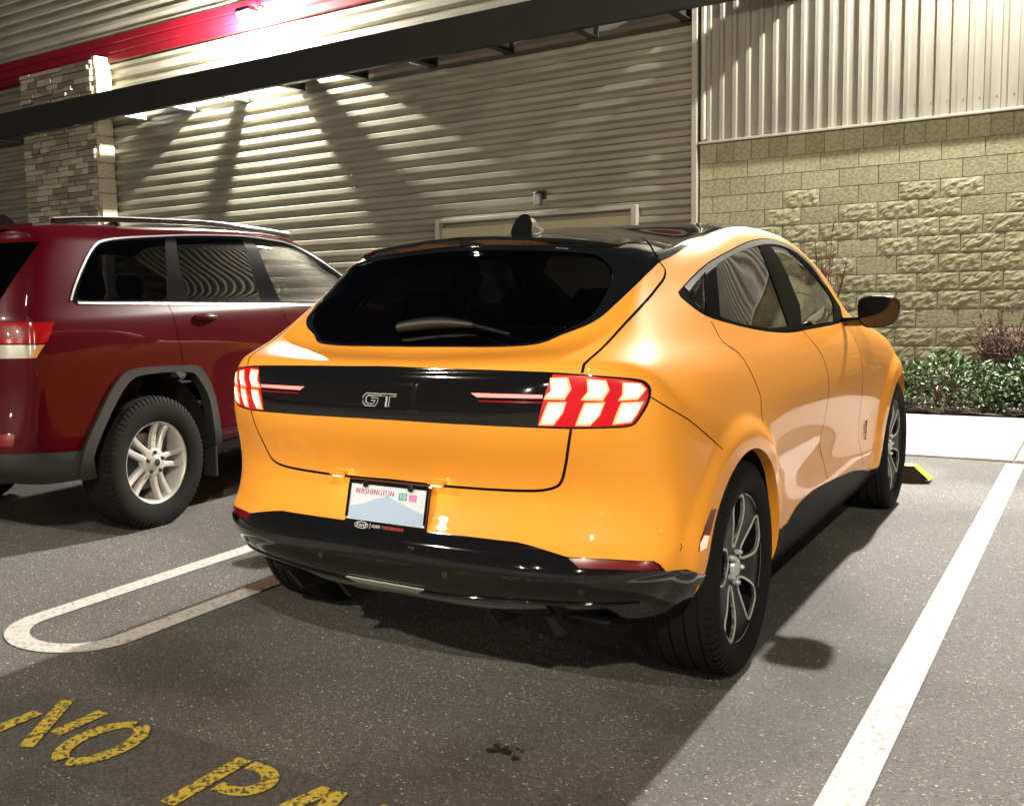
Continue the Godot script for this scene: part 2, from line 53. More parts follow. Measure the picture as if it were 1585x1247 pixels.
	"front_door": [[8.989, 9.228, 8.989, 8.028, 9.071, 7.8, 9.198, 7.364, 9.323, 6.891, 9.398, 6.538, 9.445, 6.223, 9.479, 5.933, 9.502, 5.685, 9.506, 5.458, 9.495, 5.189, 9.475, 4.831, 9.458, 4.439, 9.45, 4.094, 9.425, 3.837, 9.39, 3.627, 9.39, 3.413, 9.448, 3.177, 9.53, 2.941, 9.596, 2.721, 9.646, 2.495, 9.695, 2.274, 9.733, 2.119, 9.733, -0.5, 11.619, -0.5, 11.619, 1.655, 11.316, 2.645, 11.242, 4.008, 11.166, 5.445, 11.006, 7.257, 11.006, 9.5]],
}
const SUV_NET := [
	[0, 0.36, 0.8, 0, 0.45, 0.95, 0, 0.57, 0.99, 0, 0.7, 0.975, 0, 0.85, 0.955, 0, 1, 0.945, 0, 1.13, 0.935, 0, 1.22, 0.925, 0, 1.29, 0.9, 0, 1.45, 0.83, 0, 1.6, 0.75, 0, 1.675, 0.71, 0, 1.722, 0.66, 0, 1.752, 0.25, 0, 1.765, -0.3],
	[0.38, 0.36, 0.785, 0.38, 0.45, 0.935, 0.38, 0.57, 0.975, 0.38, 0.7, 0.96, 0.38, 0.85, 0.94, 0.38, 1, 0.93, 0.38, 1.13, 0.92, 0.38, 1.22, 0.91, 0.375, 1.29, 0.885, 0.36, 1.45, 0.815, 0.345, 1.6, 0.735, 0.335, 1.675, 0.695, 0.32, 1.722, 0.645, 0.28, 1.752, 0.235, 0, 1.765, -0.3],
	[0.68, 0.36, 0.75, 0.68, 0.45, 0.9, 0.68, 0.57, 0.94, 0.68, 0.7, 0.925, 0.68, 0.85, 0.905, 0.68, 1, 0.895, 0.68, 1.13, 0.885, 0.68, 1.22, 0.875, 0.67, 1.29, 0.85, 0.645, 1.45, 0.78, 0.615, 1.6, 0.7, 0.595, 1.675, 0.66, 0.57, 1.722, 0.61, 0.48, 1.752, 0.2, 0, 1.765, -0.3],
	[0.83, 0.36, 0.67, 0.855, 0.45, 0.82, 0.865, 0.57, 0.86, 0.865, 0.7, 0.845, 0.865, 0.85, 0.825, 0.865, 1, 0.815, 0.86, 1.13, 0.805, 0.85, 1.22, 0.795, 0.83, 1.29, 0.77, 0.79, 1.45, 0.7, 0.745, 1.6, 0.62, 0.715, 1.675, 0.58, 0.675, 1.722, 0.53, 0.56, 1.752, 0.15, 0, 1.765, -0.3],
	[0.88, 0.36, 0.5, 0.925, 0.45, 0.62, 0.935, 0.57, 0.68, 0.932, 0.7, 0.7, 0.932, 0.85, 0.7, 0.932, 1, 0.69, 0.925, 1.13, 0.68, 0.912, 1.22, 0.67, 0.885, 1.29, 0.64, 0.84, 1.45, 0.58, 0.79, 1.6, 0.5, 0.755, 1.675, 0.44, 0.7, 1.722, 0.36, 0.58, 1.752, 0.05, 0, 1.765, -0.35],
	[0.89, 0.36, 0.3, 0.945, 0.45, 0.3, 0.955, 0.57, 0.3, 0.95, 0.7, 0.3, 0.948, 0.85, 0.3, 0.95, 1, 0.3, 0.945, 1.13, 0.3, 0.93, 1.22, 0.3, 0.9, 1.29, 0.3, 0.852, 1.45, 0.26, 0.8, 1.6, 0.21, 0.762, 1.675, 0.17, 0.7, 1.722, 0.1, 0.58, 1.752, -0.15, 0, 1.765, -0.5],
	[0.89, 0.36, -0.05, 0.945, 0.45, -0.05, 0.953, 0.57, -0.05, 0.948, 0.7, -0.05, 0.948, 0.85, -0.05, 0.953, 1, -0.05, 0.948, 1.13, -0.05, 0.932, 1.22, -0.05, 0.902, 1.29, -0.05, 0.852, 1.45, -0.05, 0.802, 1.6, -0.05, 0.765, 1.675, -0.05, 0.7, 1.722, -0.05, 0.55, 1.752, -0.125, 0, 1.765, -0.48],
	[0.89, 0.36, -0.4, 0.945, 0.45, -0.4, 0.953, 0.57, -0.4, 0.948, 0.7, -0.4, 0.948, 0.85, -0.4, 0.953, 1, -0.4, 0.948, 1.13, -0.4, 0.932, 1.22, -0.4, 0.902, 1.29, -0.4, 0.852, 1.45, -0.4, 0.802, 1.6, -0.4, 0.765, 1.675, -0.4, 0.7, 1.722, -0.4, 0.55, 1.752, -0.44, 0, 1.765, -0.69],
	[0.89, 0.36, -0.8, 0.945, 0.45, -0.8, 0.953, 0.57, -0.8, 0.948, 0.7, -0.8, 0.948, 0.85, -0.8, 0.953, 1, -0.8, 0.948, 1.13, -0.8, 0.932, 1.22, -0.8, 0.902, 1.29, -0.8, 0.852, 1.45, -0.8, 0.802, 1.6, -0.8, 0.765, 1.675, -0.8, 0.7, 1.722, -0.8, 0.55, 1.752, -0.8, 0, 1.765, -0.93],
	[0.89, 0.36, -1.3, 0.945, 0.45, -1.3, 0.953, 0.57, -1.3, 0.948, 0.7, -1.3, 0.948, 0.85, -1.3, 0.953, 1, -1.3, 0.948, 1.13, -1.3, 0.932, 1.22, -1.3, 0.902, 1.29, -1.3, 0.852, 1.45, -1.3, 0.802, 1.59, -1.3, 0.765, 1.66, -1.3, 0.7, 1.71, -1.3, 0.55, 1.742, -1.25, 0, 1.76, -1.23],
	[0.89, 0.36, -1.7, 0.945, 0.45, -1.7, 0.953, 0.57, -1.7, 0.948, 0.7, -1.7, 0.948, 0.85, -1.7, 0.953, 1, -1.7, 0.948, 1.13, -1.7, 0.932, 1.22, -1.7, 0.902, 1.29, -1.7, 0.852, 1.425, -1.7, 0.802, 1.545, -1.7, 0.765, 1.61, -1.69, 0.7, 1.655, -1.66, 0.55, 1.715, -1.61, 0, 1.752, -1.47],
	[0.89, 0.36, -2.15, 0.945, 0.45, -2.15, 0.953, 0.57, -2.15, 0.948, 0.7, -2.15, 0.948, 0.85, -2.15, 0.953, 1, -2.15, 0.948, 1.12, -2.15, 0.932, 1.2, -2.15, 0.9, 1.25, -2.15, 0.85, 1.35, -2.13, 0.795, 1.43, -2.08, 0.745, 1.495, -2.02, 0.665, 1.55, -1.95, 0.5, 1.66, -1.75, 0, 1.74, -1.5],
	[0.89, 0.36, -2.6, 0.945, 0.45, -2.6, 0.953, 0.57, -2.6, 0.948, 0.7, -2.6, 0.95, 0.85, -2.6, 0.953, 0.98, -2.6, 0.945, 1.08, -2.6, 0.93, 1.15, -2.6, 0.89, 1.19, -2.6, 0.835, 1.23, -2.52, 0.765, 1.31, -2.38, 0.69, 1.4, -2.25, 0.6, 1.49, -2.11, 0.42, 1.63, -1.82, 0, 1.755, -1.55],
	[0.89, 0.36, -3, 0.945, 0.45, -3, 0.955, 0.57, -3, 0.952, 0.7, -3, 0.952, 0.85, -3, 0.95, 0.96, -3, 0.94, 1.04, -3, 0.91, 1.09, -3, 0.86, 1.11, -2.98, 0.76, 1.13, -2.85, 0.64, 1.22, -2.6, 0.54, 1.38, -2.36, 0.44, 1.54, -2.16, 0.3, 1.7, -1.9, 0, 1.75, -1.58],
	[0.87, 0.36, -3.4, 0.93, 0.45, -3.4, 0.94, 0.57, -3.4, 0.935, 0.7, -3.4, 0.93, 0.83, -3.4, 0.92, 0.93, -3.4, 0.9, 1, -3.4, 0.85, 1.05, -3.38, 0.76, 1.08, -3.3, 0.62, 1.115, -3.05, 0.5, 1.21, -2.68, 0.42, 1.37, -2.4, 0.34, 1.53, -2.18, 0.22, 1.7, -1.92, 0, 1.75, -1.58],
	[0.66, 0.36, -3.65, 0.72, 0.45, -3.72, 0.74, 0.57, -3.74, 0.74, 0.7, -3.73, 0.73, 0.83, -3.71, 0.71, 0.92, -3.68, 0.68, 0.99, -3.64, 0.62, 1.04, -3.58, 0.54, 1.075, -3.42, 0.42, 1.11, -3.1, 0.34, 1.205, -2.7, 0.28, 1.37, -2.41, 0.22, 1.53, -2.19, 0.14, 1.7, -1.93, 0, 1.75, -1.58],
	[0.35, 0.36, -3.75, 0.38, 0.45, -3.83, 0.4, 0.57, -3.85, 0.4, 0.7, -3.84, 0.39, 0.83, -3.81, 0.38, 0.92, -3.77, 0.36, 0.99, -3.72, 0.33, 1.04, -3.65, 0.28, 1.075, -3.46, 0.22, 1.11, -3.12, 0.17, 1.205, -2.71, 0.14, 1.37, -2.42, 0.11, 1.53, -2.19, 0.07, 1.7, -1.93, 0, 1.75, -1.58],
	[0, 0.36, -3.78, 0, 0.45, -3.86, 0, 0.57, -3.88, 0, 0.7, -3.87, 0, 0.83, -3.84, 0, 0.92, -3.8, 0, 0.99, -3.75, 0, 1.04, -3.68, 0, 1.075, -3.48, 0, 1.11, -3.13, 0, 1.205, -2.715, 0, 1.37, -2.42, 0, 1.53, -2.19, 0, 1.7, -1.93, 0, 1.75, -1.58],
]
const SUV_AREAS := {
	"wheel_opening": [[4.507, -0.4, 4.507, 1.089, 4.508, 1.16, 4.517, 1.278, 4.566, 1.527, 4.668, 1.98, 4.793, 2.557, 4.911, 3.061, 5.02, 3.455, 5.136, 3.8, 5.26, 4.058, 5.374, 4.199, 5.495, 4.253, 5.675, 4.274, 5.982, 4.275, 6.343, 4.24, 6.624, 4.178, 6.759, 4.102, 6.816, 4, 6.872, 3.836, 6.956, 3.604, 7.038, 3.303, 7.101, 2.899, 7.135, 2.281, 7.155, 1.538, 7.216, 0.821, 7.319, 0.19, 7.394, -0.2, 7.439, -0.2, 7.439, -0.4], [12.057, -0.4, 12.357, 1.089, 12.358, 1.16, 12.367, 1.278, 12.416, 1.527, 12.518, 1.98, 12.643, 2.557, 12.761, 3.061, 12.87, 3.455, 12.986, 3.8, 13.11, 4.058, 13.224, 4.199, 13.345, 4.253, 13.525, 4.274, 13.832, 4.275, 14.193, 4.24, 14.474, 4.178, 14.609, 4.102, 14.666, 4, 14.722, 3.836, 14.806, 3.604, 14.888, 3.303, 14.951, 2.899, 14.985, 2.281, 15.005, 1.538, 15.066, 0.821, 15.169, 0.19, 15.244, -0.2, 15.289, -0.2, 15.289, -0.4]],
	"wheel_flare": [[3.992, -0.4, 3.992, 0.192, 4.155, 0.625, 4.277, 1.132, 4.384, 1.608, 4.513, 2.136, 4.648, 2.72, 4.765, 3.213, 4.862, 3.602, 4.957, 3.938, 5.059, 4.201, 5.154, 4.371, 5.259, 4.466, 5.439, 4.518, 5.783, 4.528, 6.217, 4.491, 6.564, 4.441, 6.748, 4.418, 6.849, 4.382, 6.942, 4.244, 7.055, 3.963, 7.158, 3.577, 7.236, 3.097, 7.284, 2.431, 7.311, 1.631, 7.377, 0.822, 7.529, -0.1, 7.653, -0.2, 7.733, -0.2, 7.733, -0.4]],
	"gap": [[6.386, 7.966, 6.401, 7.801, 6.418, 7.466, 6.428, 6.956, 6.439, 6.5, 6.454, 6.081, 6.474, 5.682, 6.504, 5.234, 6.543, 4.783, 6.573, 4.476, 6.557, 4.467, 6.526, 4.775, 6.488, 5.226, 6.457, 5.674, 6.437, 6.074, 6.422, 6.493, 6.411, 6.948, 6.401, 7.453, 6.384, 7.786, 6.369, 7.952], [8.792, 7.528, 8.792, 7.394, 8.792, 7.176, 8.795, 6.876, 8.806, 6.55, 8.825, 6.21, 8.849, 5.851, 8.884, 5.406, 8.929, 4.946, 8.967, 4.633, 8.954, 4.619, 8.918, 4.932, 8.872, 5.392, 8.837, 5.837, 8.813, 6.194, 8.794, 6.534, 8.783, 6.864, 8.78, 7.171, 8.78, 7.394, 8.78, 7.528]],
	"tail_lamp": [[1.2, 6.965, 2.303, 6.965, 3.121, 6.954, 4.084, 6.858, 4.003, 6.28, 3.919, 5.882, 3.799, 5.798, 2.851, 5.832, 2.307, 5.851, 1.2, 5.851]],
	"clear_lamp": [[1.2, 5.788, 2.307, 5.788, 2.85, 5.769, 3.833, 5.733, 3.554, 5.243, 2.305, 5.249, 1.2, 5.249]],
	"lamp_inner": [[1.3, 6.76, 2.305, 6.76, 3.197, 6.677, 3.333, 6.502, 3.272, 6.152, 3.09, 6.031, 2.307, 6.05, 1.3, 6.05]],
	"amber_lens": [[3.614, 5.745, 3.833, 5.733, 3.554, 5.243, 3.203, 5.252, 3.486, 5.555]],
	"reflector": [[1.9, 2.611, 2.359, 2.611, 2.786, 2.609, 2.764, 2.117, 2.374, 2.118, 1.9, 2.118]],
	"quarter_glass": [[4.528, 8.376, 4.563, 8.598, 4.61, 8.875, 4.664, 9.154, 4.723, 9.43, 4.777, 9.636, 4.833, 9.814, 4.887, 10.01, 4.952, 10.196, 5.042, 10.324, 5.186, 10.416, 5.4, 10.494, 5.76, 10.575, 6.353, 10.734, 6.8, 10.888, 6.593, 9.203, 6.404, 8.12, 5.454, 8.188, 4.614, 8.248]],
	"rear_door_glass": [[7.023, 10.954, 7.758, 11.125, 8.432, 11.097, 8.411, 9.133, 8.437, 7.83, 7.681, 7.93, 6.879, 8.095, 6.899, 9.228]],
	"front_door_glass": [[8.64, 11.024, 8.836, 10.971, 9.088, 10.912, 9.255, 10.874, 9.416, 10.736, 9.648, 10.432, 9.916, 10.172, 10.165, 9.961, 10.383, 9.745, 10.569, 9.469, 10.692, 9.233, 10.745, 8.92, 10.613, 7.56, 9.748, 7.475, 8.816, 7.79, 8.697, 9.128]],
	"window_trim": [[4.419, 8.23, 4.44, 8.399, 4.474, 8.616, 4.523, 8.851, 4.582, 9.104, 4.647, 9.377, 4.717, 9.659, 4.786, 9.93, 4.861, 10.192, 4.938, 10.389, 5.075, 10.538, 5.348, 10.679, 5.792, 10.813, 6.353, 10.987, 6.838, 11.154, 7.162, 11.265, 7.507, 11.337, 8.016, 11.429, 8.476, 11.498, 8.831, 11.405, 9.143, 11.3, 9.343, 11.292, 9.487, 11.168, 9.706, 10.852, 9.97, 10.564, 10.222, 10.342, 10.466, 10.138, 10.721, 9.868, 10.881, 9.568, 10.947, 8.994, 10.656, 7.053, 8.72, 7.362, 6.37, 7.904, 5.021, 8.056, 4.541, 8.115, 4.459, 8.16]],
	"chrome": [[4.537, 8.179, 4.705, 8.158, 5.019, 8.122, 5.626, 8.064, 6.374, 7.988, 7.033, 7.899, 7.657, 7.789, 8.217, 7.661, 8.723, 7.512, 9.319, 7.316, 9.864, 7.195, 9.862, 6.987, 9.318, 7.094, 8.722, 7.287, 8.216, 7.464, 7.655, 7.62, 7.031, 7.753, 6.372, 7.859, 5.626, 7.947, 5.024, 8.013, 4.712, 8.054, 4.546, 8.077], [4.401, 8.25, 4.422, 8.417, 4.456, 8.635, 4.506, 8.87, 4.564, 9.125, 4.629, 9.4, 4.699, 9.687, 4.767, 9.965, 4.842, 10.243, 4.92, 10.455, 5.06, 10.614, 5.336, 10.761, 5.788, 10.897, 6.352, 11.068, 6.836, 11.23, 7.161, 11.338, 7.506, 11.41, 8.015, 11.501, 8.476, 11.568, 8.83, 11.474, 9.144, 11.372, 9.346, 11.366, 9.493, 11.245, 9.713, 10.943, 9.978, 10.654, 10.231, 10.424, 10.477, 10.216, 10.735, 9.942, 10.896, 9.636, 10.866, 9.499, 10.707, 9.794, 10.454, 10.06, 10.212, 10.259, 9.962, 10.475, 9.698, 10.761, 9.481, 11.091, 9.341, 11.218, 9.143, 11.228, 8.831, 11.335, 8.477, 11.428, 8.017, 11.358, 7.508, 11.264, 7.164, 11.191, 6.839, 11.078, 6.353, 10.906, 5.796, 10.73, 5.36, 10.598, 5.091, 10.462, 4.957, 10.323, 4.881, 10.142, 4.806, 9.894, 4.736, 9.632, 4.665, 9.354, 4.599, 9.084, 4.54, 8.831, 4.491, 8.598, 4.458, 8.381, 4.437, 8.211]],
	"rear_glass": [[-0.6, 10.393, 3.247, 10.393, 3.113, 10.059, 2.911, 9.692, 2.685, 9.309, 2.48, 8.951, 2.316, 8.623, 2.205, 8.363, 2.055, 8, -0.6, 8]],
	"cladding": [[-0.6, 1.75, 2.365, 1.824, 3.506, 1.81, 4.383, 1.619, 5, 1.45, 5.2, -0.5, -0.6, -0.5], [7.2, 0.85, 7.398, 0.666, 7.698, 0.754, 12.5, 0.9, 12.5, -0.5, 7.2, -0.5]],
	"windshield": [[11.2, 10.2, 11.6, 12, 13, 12.6, 19, 12.8, 19, 10.05, 14, 10.05, 12.4, 9.7]],
}

var rng := RandomNumberGenerator.new()
var M := {}
var taken := {}


# ------------------------------------------------------------------ mesh building
class MB:
	var v := PackedVector3Array()
	var n := PackedVector3Array()
	var t := PackedVector2Array()
	var c := PackedColorArray()
	var tint := Color.WHITE
	var use_tint := false

	func tri(a: Vector3, b: Vector3, d: Vector3, na: Vector3, nb: Vector3, nd: Vector3, ta := Vector2.ZERO, tb := Vector2.ZERO, td := Vector2.ZERO) -> void:
		if (d - a).cross(b - a).dot(na + nb + nd) < 0.0:
			v.append_array([a, d, b])
			n.append_array([na, nd, nb])
			t.append_array([ta, td, tb])
		else:
			v.append_array([a, b, d])
			n.append_array([na, nb, nd])
			t.append_array([ta, tb, td])
		if use_tint:
			c.append_array([tint, tint, tint])

	func flat(a: Vector3, b: Vector3, d: Vector3, out := Vector3.ZERO) -> void:
		var k := (d - a).cross(b - a)
		if k.length_squared() < 1e-16:
			return
		k = k.normalized()
		if out != Vector3.ZERO and k.dot(out) < 0.0:
			k = -k
		tri(a, b, d, k, k, k)

	func quad(a: Vector3, b: Vector3, d: Vector3, e: Vector3, out := Vector3.ZERO) -> void:
		flat(a, b, d, out)
		flat(a, d, e, out)

	func quad_uv(a: Vector3, b: Vector3, d: Vector3, e: Vector3, out: Vector3) -> void:
		var k := out.normalized()
		tri(a, b, d, k, k, k, Vector2(0, 1), Vector2(1, 1), Vector2(1, 0))
		tri(a, d, e, k, k, k, Vector2(0, 1), Vector2(1, 0), Vector2(0, 0))

	# a box with chamfered edges
	func box(at: Vector3, size: Vector3, bevel := 0.0, turn := Basis.IDENTITY) -> void:
		var h := size / 2.0
		var e := minf(bevel, minf(h.x, minf(h.y, h.z)) * 0.9)
		for axis in 3:
			for s in [-1.0, 1.0]:
				var a: int = (axis + 1) % 3
				var b: int = (axis + 2) % 3
				var q := []
				for k in [[-1, -1], [1, -1], [1, 1], [-1, 1]]:
					var w := Vector3.ZERO
					w[axis] = s * h[axis]
					w[a] = k[0] * (h[a] - e)
					w[b] = k[1] * (h[b] - e)
					q.append(at + turn * w)
				var o := Vector3.ZERO
				o[axis] = s
				quad(q[0], q[1], q[2], q[3], turn * o)
		if e <= 0.0:
			return
		for axis in 3:
			var a: int = (axis + 1) % 3
			var b: int = (axis + 2) % 3
			for sa in [-1.0, 1.0]:
				for sb in [-1.0, 1.0]:
					var q := []
					for k in [[-1, 0], [1, 0], [1, 1], [-1, 1]]:
						var w := Vector3.ZERO
						w[axis] = k[0] * (h[axis] - e)
						w[a] = sa * (h[a] - (e if k[1] else 0.0))
						w[b] = sb * (h[b] - (0.0 if k[1] else e))
						q.append(at + turn * w)
					var o := Vector3.ZERO
					o[a] = sa
					o[b] = sb
					quad(q[0], q[1], q[2], q[3], turn * o)
		for sx in [-1.0, 1.0]:
			for sy in [-1.0, 1.0]:
				for sz in [-1.0, 1.0]:
					var s := Vector3(sx, sy, sz)
					flat(at + turn * (s * Vector3(h.x, h.y - e, h.z - e)), at + turn * (s * Vector3(h.x - e, h.y, h.z - e)), at + turn * (s * Vector3(h.x - e, h.y - e, h.z)), turn * s)

	# a round bar along a path; r may be one radius or one for each point
	func tube(path: Array, r, sides := 8, cap := true) -> void:
		var rings := []
		var norms := []
		var ref := Vector3.UP
		for i in path.size():
			var d: Vector3 = (path[mini(i + 1, path.size() - 1)] - path[maxi(i - 1, 0)]).normalized()
			if absf(d.dot(ref)) > 0.95:
				ref = Vector3.RIGHT if absf(d.x) < 0.9 else Vector3.BACK
			var x := d.cross(ref).normalized()
			var y := x.cross(d).normalized()
			var ring := []
			var nn := []
			var rad: float = r[i] if r is Array else r
			for k in sides:
				var a := TAU * k / sides
				var o := x * cos(a) + y * sin(a)
				nn.append(o)
				ring.append(path[i] + o * rad)
			rings.append(ring)
			norms.append(nn)
		for i in path.size() - 1:
			for k in sides:
				var l: int = (k + 1) % sides
				tri(rings[i][k], rings[i][l], rings[i + 1][l], norms[i][k], norms[i][l], norms[i + 1][l])
				tri(rings[i][k], rings[i + 1][l], rings[i + 1][k], norms[i][k], norms[i + 1][l], norms[i + 1][k])
		if cap:
			for e in [0, path.size() - 1]:
				var d: Vector3 = path[e] - path[1 if e == 0 else e - 1]
				for k in sides:
					flat(path[e], rings[e][k], rings[e][(k + 1) % sides], d)

	# profile of (radius, along) turned round the axis of a frame (its x axis); smooth unless a point repeats
	func lathe(profile: Array, frame: Transform3D, sides := 48, notch := 0, depth := 0.0, from := 0, to := 0) -> void:
		var m := profile.size()
		var pn := []
		for i in m:
			var a: Vector2 = profile[maxi(i - 1, 0)]
			var b: Vector2 = profile[mini(i + 1, m - 1)]
			if i > 0 and profile[i].is_equal_approx(a):
				a = profile[i]
			if i < m - 1 and profile[i].is_equal_approx(b):
				b = profile[i]
			var d := b - a
			pn.append(Vector2(d.y, -d.x).normalized() if d.length() > 1e-9 else Vector2(1, 0))
		for k in sides:
			var a0 := TAU * k / sides
			var a1 := TAU * (k + 1) / sides
			for i in m - 1:
				var p: Vector2 = profile[i]
				var q: Vector2 = profile[i + 1]
				if p.is_equal_approx(q):
					continue
				var d0 := depth if notch and k % notch == 0 and i >= from and i <= to else 0.0
				var d1 := depth if notch and k % notch == 0 and i + 1 >= from and i + 1 <= to else 0.0
				var w := []
				var u := []
				for e in [[p, a0, pn[i], d0], [q, a0, pn[i + 1], d1], [q, a1, pn[i + 1], d1], [p, a1, pn[i], d0]]:
					var g: Vector2 = e[0]
					var h: Vector2 = e[2]
					w.append(frame * Vector3(g.y, (g.x - e[3]) * cos(e[1]), (g.x - e[3]) * sin(e[1])))
					u.append((frame.basis * Vector3(h.y, h.x * cos(e[1]), h.x * sin(e[1]))).normalized())
				tri(w[0], w[1], w[2], u[0], u[1], u[2])
				tri(w[0], w[2], w[3], u[0], u[2], u[3])

	# a flat outline given a thickness, in the plane of a frame (x, y), thick along its z
	func slab(outline: PackedVector2Array, frame: Transform3D, thick: float, back := true) -> void:
		var ix := Geometry2D.triangulate_polygon(outline)
		var o := frame.basis.z
		for i in range(0, ix.size(), 3):
			var q := []
			for k in 3:
				q.append(outline[ix[i + k]])
			flat(frame * Vector3(q[0].x, q[0].y, thick), frame * Vector3(q[1].x, q[1].y, thick), frame * Vector3(q[2].x, q[2].y, thick), o)
			if back:
				flat(frame * Vector3(q[0].x, q[0].y, 0), frame * Vector3(q[1].x, q[1].y, 0), frame * Vector3(q[2].x, q[2].y, 0), -o)
		var ccw := not Geometry2D.is_polygon_clockwise(outline)
		for i in outline.size():
			var a := outline[i]
			var b := outline[(i + 1) % outline.size()]
			var e := (b - a).orthogonal() * (1.0 if ccw else -1.0)
			quad(frame * Vector3(a.x, a.y, 0), frame * Vector3(b.x, b.y, 0), frame * Vector3(b.x, b.y, thick), frame * Vector3(a.x, a.y, thick), frame.basis * Vector3(e.x, e.y, 0) * -1.0)

	func mesh() -> ArrayMesh:
		var arrays := []
		arrays.resize(Mesh.ARRAY_MAX)
		arrays[Mesh.ARRAY_VERTEX] = v
		arrays[Mesh.ARRAY_NORMAL] = n
		arrays[Mesh.ARRAY_TEX_UV] = t
		if use_tint:
			arrays[Mesh.ARRAY_COLOR] = c
		var m := ArrayMesh.new()
		m.add_surface_from_arrays(Mesh.PRIMITIVE_TRIANGLES, arrays)
		return m


func numbered(called: String) -> String:
	taken[called] = taken.get(called, -1) + 1
	return called if taken[called] == 0 else "%s_%03d" % [called, taken[called]]


func put(b: MB, called: String, m: Material, parent: Node3D) -> MeshInstance3D:
	return put_mesh(b.mesh(), called, m, parent)


func put_mesh(shape: Mesh, called: String, m: Material, parent: Node3D, at := Transform3D.IDENTITY) -> MeshInstance3D:
	var o := MeshInstance3D.new()
	o.mesh = shape
	o.name = numbered(called) if parent == self else called
	o.material_override = m
	o.transform = at
	parent.add_child(o, true)
	return o


func thing(called: String, label: String, category: String, at := Vector3.ZERO, group := "") -> Node3D:
	var o := Node3D.new()
	o.name = numbered(called)
	o.position = at
	add_child(o, true)
	tag(o, label, category, group)
	return o


func hold(called: String, parent: Node3D, at := Transform3D.IDENTITY) -> Node3D:
	var o := Node3D.new()
	o.name = called
	o.transform = at
	parent.add_child(o, true)
	return o


func tag(o: Node3D, label: String, category: String, group := "") -> void:
	o.set_meta("label", label)
	o.set_meta("category", category)
	if group:
		o.set_meta("group", group)


func setting(o: Node3D, label: String, category: String) -> void:
	o.set_meta("kind", "structure")
	o.set_meta("label", label)
	o.set_meta("category", category)


func lin(r: float, g: float, b: float) -> Color:
	return Color(r, g, b).linear_to_srgb()


func mat(called: String, col: Color, rough := 0.6, metal := 0.0, coat := 0.0) -> StandardMaterial3D:
	var m := StandardMaterial3D.new()
	m.resource_name = called
	m.albedo_color = col
	m.roughness = rough
	m.metallic = metal
	if coat > 0.0:
		m.clearcoat_enabled = true
		m.clearcoat = coat
		m.clearcoat_roughness = 0.02
	M[called] = m
	return m


func glow(called: String, col: Color, energy: float) -> StandardMaterial3D:
	var m := mat(called, col, 0.3)
	m.emission_enabled = true
	m.emission = col
	m.emission_energy_multiplier = energy
	return m


func noise_texture(freq: float, stops: Array, colors: Array, size := 512, kind := FastNoiseLite.TYPE_SIMPLEX_SMOOTH, octaves := 4, sd := 1) -> NoiseTexture2D:
	var f := FastNoiseLite.new()
	f.noise_type = kind
	f.frequency = freq
	f.fractal_octaves = octaves
	f.seed = sd
	var g := Gradient.new()
	g.offsets = PackedFloat32Array(stops)
	g.colors = PackedColorArray(colors)
	var x := NoiseTexture2D.new()
	x.width = size
	x.height = size
	x.seamless = true
	x.noise = f
	x.color_ramp = g
	return x


func world_mapped(m: StandardMaterial3D, per_metre: float) -> void:
	m.uv1_triplanar = true
	m.uv1_world_triplanar = true
	m.uv1_scale = Vector3.ONE * per_metre


